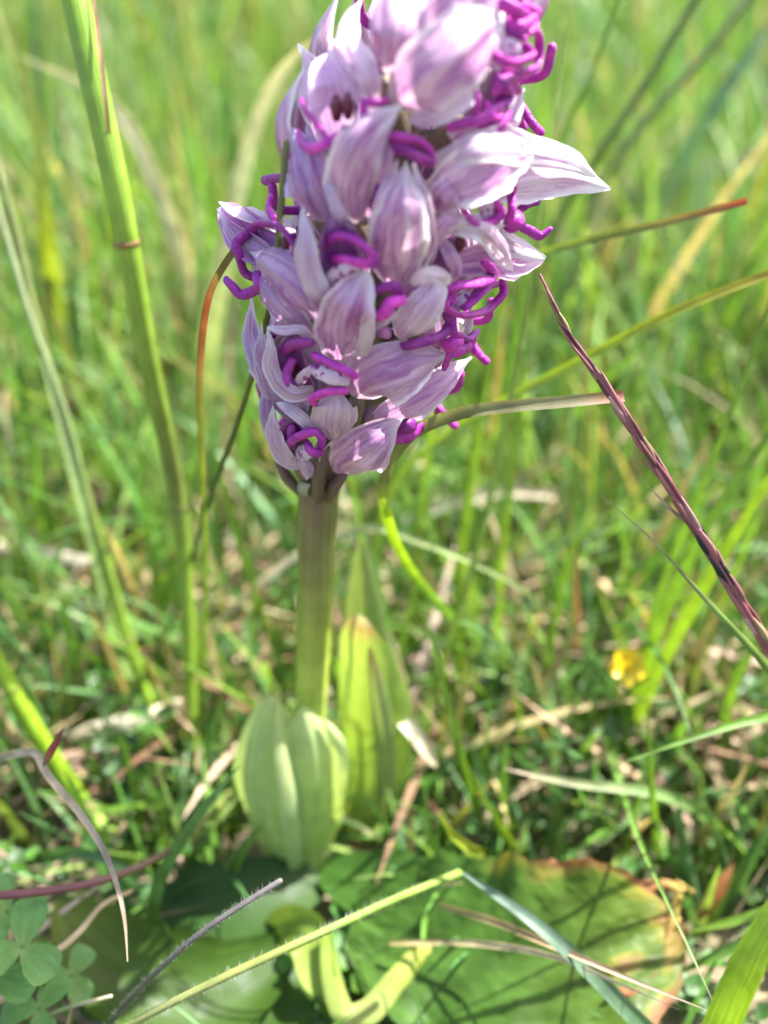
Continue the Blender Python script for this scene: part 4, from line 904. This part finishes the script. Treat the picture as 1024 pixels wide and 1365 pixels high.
# right side blades
blade([(640, 860, 'g'), (600, 822, .19), (548, 760, .168), (520, 700, .150), (511, 650, .141), (522, 612, .1365), (545, 583, .133), (575, 565, .129), (625, 549, .1255), (690, 541, .1235), (760, 535, .1225), (832, 528, .122)], 18,
      [(0, (0.12, 0.24, 0.06)), (.45, (0.18, 0.34, 0.04)), (.56, LIM), (.68, LIM), (.73, (0.15, 0.17, 0.06)), (.85, (0.17, 0.19, 0.085)), (.96, (0.22, 0.20, 0.11)), (1, (0.3, 0.12, 0.08))], 'blade curling out behind the lowest petals and ending by the seed head', nv=90, prof='cut', twist=0, twist_end=-10)  # lime stretch puts the sunlit inner face into the colour
blade([(1180, 1080, 'g'), (1100, 985, .15), (1024, 890, .137), (940, 798, .129), (870, 720, .1255), (800, 659, .124)], 17, [(0, G1), (.5, (0.10, 0.22, 0.05)), (.8, (0.2, 0.3, 0.13)), (1, (0.36, 0.33, 0.2))], 'thin pointed dark green blade with a pale edge under the seed head', prof='pointed', curl=-70, nv=50)
blade([(548, 920, 'g'), (566, 640, .21), (612, 430, .178), (690, 352, .162), (760, 326, .155), (880, 298, .148), (996, 268, .142)], 11, [(0, G1), (.45, G2), (.7, (0.17, 0.29, 0.03)), (.88, (0.12, 0.16, 0.04)), (.96, (0.2, 0.13, 0.05)), (1, (0.28, 0.05, 0.03))], 'green blade with a small red tip reaching out above the seed head', prof='cut', nv=60)
blade([(470, 960, 'g'), (520, 660, .2), (600, 575, .185), (680, 530, .17), (790, 472, .158), (900, 415, .15), (1060, 352, .142)], 12, [(0, G1), (.5, (0.2, 0.3, 0.03)), (.8, (0.24, 0.33, 0.02)), (1, (0.25, 0.2, 0.03))], 'yellow-green blade with a brown rim crossing behind the seed head', nv=60, prof='cut', twist=-20)
blade([(596, 900, 'g'), (650, 640, .255), (700, 380, .225), (748, 190, .2), (790, 95, .19), (838, -40, .18)], 15, [(0, G1), (.5, (0.10, 0.2, 0.03)), (1, (0.06, 0.13, 0.035))], 'dark green upright blade rising just beyond the widest white petals')
culm([(620, 840, 'g'), (670, 560, .28), (742, 300, .25), (800, 205, .235), (868, 100, .225), (945, -30, .215)], 15, [(0, G1), (.6, (0.13, 0.21, 0.04)), (1, (0.15, 0.20, 0.04))], 'olive green grass stem slanting up beyond the dark upright blade')
culm([(700, 640, 'g'), (790, 270, .3), (860, 165, .29), (930, 85, .28), (1015, -20, .27)], 14, [(0, G1), (1, (0.19, 0.19, 0.07))], 'brownish green thin stem slanting beside the broad bluish blade')
blade([(740, 620, 'g'), (800, 440, .37), (880, 270, .345), (960, 130, .33), (1060, -10, .32)], 32, [(0, G1), (.5, (0.13, 0.24, 0.10)), (1, (0.16, 0.26, 0.15))], 'broad blurred bluish green blade slanting behind the thin brownish stem')
blade([(820, 620, 'g'), (842, 500, .36), (850, 420, .345), (838, 330, .335)], 26, [(0, ST), (.5, SP), (1, ST)], 'upright faded straw standing beyond the yellow-green blade', 'dry_straw', 'straw', mat=M_DRY, prof='cut')
blade([(760, 300, .43), (850, 255, .42), (930, 232, .41), (1060, 190, .40)], 32, [(0, (0.3, 0.34, 0.18)), (1, (0.46, 0.44, 0.3))], 'wide pale straw blade lying far back behind the red-tipped blade', 'dry_straw', 'straw', mat=M_DRY)
blade([(838, 950, 'g'), (880, 790, .19), (940, 640, .168), (1000, 480, .158), (1050, 330, .152)], 11, [(0, G1), (1, (0.10, 0.2, 0.03))], 'narrow dark blade rising behind the thick end of the seed head')
blade([(835, 1000, 'g'), (880, 830, .18), (950, 690, .162), (1070, 515, .150)], 19, [(0, LIM), (.5, G1), (1, (0.09, 0.2, 0.03))], 'green blade passing behind the seed head, darker towards its tip')
blade([(825, 1010, 'g'), (900, 850, .178), (1000, 680, .16), (1090, 540, .150)], 21, [(0, G2), (1, LIM)], 'bright lime blade rising beyond the seed head and the yellow flower')
blade([(1200, 1060, 'g'), (1120, 975, .165), (1030, 955, .15), (920, 985, .145), (810, 1024, .146)], 21, [(0, G1), (1, (0.14, 0.27, 0.04))], 'soft green blade pointing at the orchid above the burnt leaf', prof='pointed')
blade([(1010, 1170, 'g'), (950, 1095, .176), (880, 1058, .168), (770, 1044, .163), (672, 1025, .16)], 17, [(0, G1), (.6, (0.22, 0.33, 0.12)), (.9, (0.36, 0.36, 0.2)), (1, (0.55, 0.4, 0.3))], 'arched pale green blade with a pinkish tip above the burnt leaf')
blade([(770, 880, 'g'), (800, 960, .205), (826, 1036, .175), (852, 1118, .152), (884, 1190, .139), (920, 1266, .131), (953, 1340, .126)], 13, [(0, G1), (.5, (0.16, 0.3, 0.06)), (.85, (0.18, 0.32, 0.06)), (1, (0.35, 0.42, 0.2))], 'slim green blade drooping down across the burnt leaf end', prof='pointed', curl=-60, nv=60)
blade([(930, 1430, .15), (848, 1358, .139), (765, 1274, .138), (700, 1220, .14), (608, 1157, .148)], 24, [(0, (0.08, 0.18, 0.06)), (.5, (0.13, 0.22, 0.13)), (1, (0.18, 0.25, 0.2))], 'broad bluish blade lying diagonally over the mottled leaf', prof='blade', curl=-40, nv=50)
blade([(585, 1205, .158), (660, 1228, .15), (740, 1262, .14), (850, 1310, .131), (948, 1349, .126)], 10, [(0, (0.3, 0.26, 0.1)), (.5, (0.45, 0.33, 0.2)), (1, (0.5, 0.36, 0.28))], 'brownish thicker dry straw slanting over the mottled leaf', 'dry_straw', 'straw', mat=M_DRY, prof='pointed', curl=-70, twist=30, twist_end=-35)
blade([(520, 1258, .160), (640, 1258, .153), (740, 1275, .142), (820, 1308, .134), (905, 1346, .129)], 9, [(0, (0.32, 0.26, 0.1)), (.5, ST), (1, SP)], 'paler thinner dry straw slanting over the mottled leaf', 'dry_straw', 'straw', mat=M_DRY, prof='pointed', curl=-70, twist=-25, twist_end=40)
blade([(540, 1345, .158), (640, 1305, .159), (760, 1268, .160), (890, 1236, .161)], 26, [(0, (0.10, 0.2, 0.08)), (1, (0.17, 0.28, 0.18))], 'pale teal blade lying flat on the mottled leaf')
blade([(930, 1460, .115), (965, 1360, .108), (1000, 1280, .105), (1080, 1130, .102)], 48, [(0, G2), (.5, LIM), (1, G2)], 'wide blurred lime blade beside the tip of the drooping blade')
blade([(1080, 1200, .152), (1000, 1222, .153), (912, 1244, .156)], 15, [(0, G1), (1, G2)], 'short light green blade tip pointing at the burnt leaf end', prof='pointed')
blade([(1060, 1230, .15), (980, 1262, .152), (890, 1304, .155)], 15, [(0, G3), (1, G1)], 'short dark green blade tip pointing at the burnt leaf end', prof='pointed')
blade([(930, 1225, .17), (955, 1190, .169), (980, 1148, .17)], 19, [(0, (0.22, 0.16, 0.04)), (.5, (0.30, 0.11, 0.03)), (1, (0.26, 0.14, 0.05))], 'orange red withered leaf beyond the burnt margin', 'withered_leaf', 'dead leaf', prof='acute', mat=M_BLADE)
# middle straws
blade([(150, 980, 'g'), (290, 830, .21), (400, 738, .19), (465, 710, .181), (505, 704, .178), (560, 722, .178), (630, 750, .18), (710, 795, .184), (760, 870, .192)], 12, [(0, ST), (.35, (0.4, 0.36, 0.22)), (.5, SP), (.62, (0.3, 0.36, 0.15)), (1, (0.22, 0.32, 0.08))], 'long bent straw passing behind the orchid stem, beige to green', 'bent_straw', 'straw', mat=M_DRY, nv=70)
blade([(540, 692, .235), (610, 668, .232), (680, 655, .23), (740, 660, .23)], 16, [(0, SP), (1, ST)], 'pale straw lying behind the curling blade', 'dry_straw', 'straw', mat=M_DRY, prof='cut')
blade([(650, 650, .26), (700, 636, .255), (735, 612, .25), (745, 590, .25)], 14, [(0, ST), (1, (0.46, 0.45, 0.26))], 'small upturned straw behind the end of the long pale one', 'dry_straw', 'straw', mat=M_DRY)
blade([(520, 948, .178), (548, 972, .177), (582, 1022, .178)], 20, [(0, SP), (1, ST)], 'stubby whitish dead blade beside the tall sheath leaf', 'dry_straw', 'straw', mat=M_DRY, prof='strap')
blade([(745, 990, .205), (742, 930, .203), (752, 890, .203)], 20, [(0, ST), (1, SP)], 'upright whitish scrap of dead leaf near the yellow flower', 'dry_leaf', 'dead leaf', mat=M_DRY, prof='strap')
for i, (pts, w, c, lab) in enumerate([
    ([(620, 1010, 'g'), (610, 800, .22), (640, 560, .2), (672, 380, .19)], 15, G2, 'upright green blade standing behind the looped magenta lobes'),
    ([(560, 1000, 'g'), (585, 900, .205), (640, 720, .19), (690, 480, .18), (735, 200, .172), (765, -20, .17)], 10, (0.2, 0.3, 0.06), 'very thin long pale green stem rising past the whole spike'),
    ([(650, 1120, 'g'), (615, 1010, .185), (590, 900, .18), (560, 800, .178)], 12, G1, 'slim green blade leaning towards the curling blade behind the bent straw'),
    ([(720, 960, 'g'), (740, 830, .225), (770, 720, .21), (828, 690, .205)], 12, G1, 'green blade bending over under the thin pointed blade'),
    ([(770, 900, 'g'), (768, 790, .22), (765, 690, .21)], 9, (0.25, 0.13, 0.08), 'short reddish brown upright stem in the grass under the seed head'),
    ([(660, 900, 'g'), (670, 730, .22), (690, 560, .21), (700, 420, .205)], 13, G2, 'plain green blade standing between the spike and the seed head'),
    ([(880, 1160, 'g'), (868, 1040, .178), (862, 935, .17)], 11, G1, 'short upright blade crossing the soft one above the burnt leaf'),
    ([(650, 1140, 'g'), (625, 1130, .178), (600, 1108, .172), (586, 1080, .17)], 20, (0.33, 0.40, 0.04), 'yellowish shoot where the hairy stem ends'),
    ([(700, 1150, 'g'), (660, 1090, .183), (630, 1030, .18)], 13, G2, 'bright slanting blade above the mottled leaf base'),
    ([(960, 1010, 'g'), (985, 900, .2), (1060, 770, .19)], 13, G1, 'green blade rising behind the lowest end of the seed head'),
    ([(200, 1260, 'g'), (215, 1170, .172), (262, 1090, .165), (320, 1020, .162)], 20, (0.10, 0.21, 0.06), 'green blade leaning towards the sheath leaves beside the thick culm foot'),
    ([(20, 1150, 'g'), (120, 1140, .182), (190, 1165, .178)], 20, (0.10, 0.22, 0.06), 'short green blade lying behind the dry hanging stalk'),
    ([(390, 930, 'g'), (330, 760, .22), (300, 660, .21), (275, 560, .2)], 11, G1, 'slim blade leaning towards the thick culm behind the orchid stem'),
]):
    blade([p if p[-1] == 'g' else (p[0], p[1], p[2] * .9) for p in pts], w, c, lab)

# yellow flower in the grass, and a few small bright ones
def yellow_flower(x, y, d, r, label):
    e = empty('yellow_flower'); tag(e, label, 'flower')
    c = px(x, y, d); n = nrm(np.array([-.1, -.75, .65])); a0 = nrm(np.cross(n, [0, 0, 1])); a1 = np.cross(n, a0)
    g = np.array([c[0] + .002, c[1] + .004, -.002])
    tube('stalk', [g, (g + c) / 2 + np.array([.001, 0, 0]), c], .0004, M_STEM, e, n=8, nv=10, col=[(0, G3), (1, G1)])
    for q in range(5):
        a = q * 1.2566 + .3; dv = a0 * math.cos(a) + a1 * math.sin(a)
        surface('petal', [c, c + dv * r * .5 + n * r * .18, c + dv * r + n * r * .32], r * .95, n, M_YEL, e, -35, 'blunt', nu=9, nv=10)
    tube('flower_centre', [c, c + n * r * .25], r * .22, M_YEL, e, n=10, nv=6)
yellow_flower(837, 888, .185, .0040, 'yellow five-petalled flower in the grass under the seed head')
yellow_flower(640, 722, .28, .0022, 'tiny far yellow flower above the bent straw')
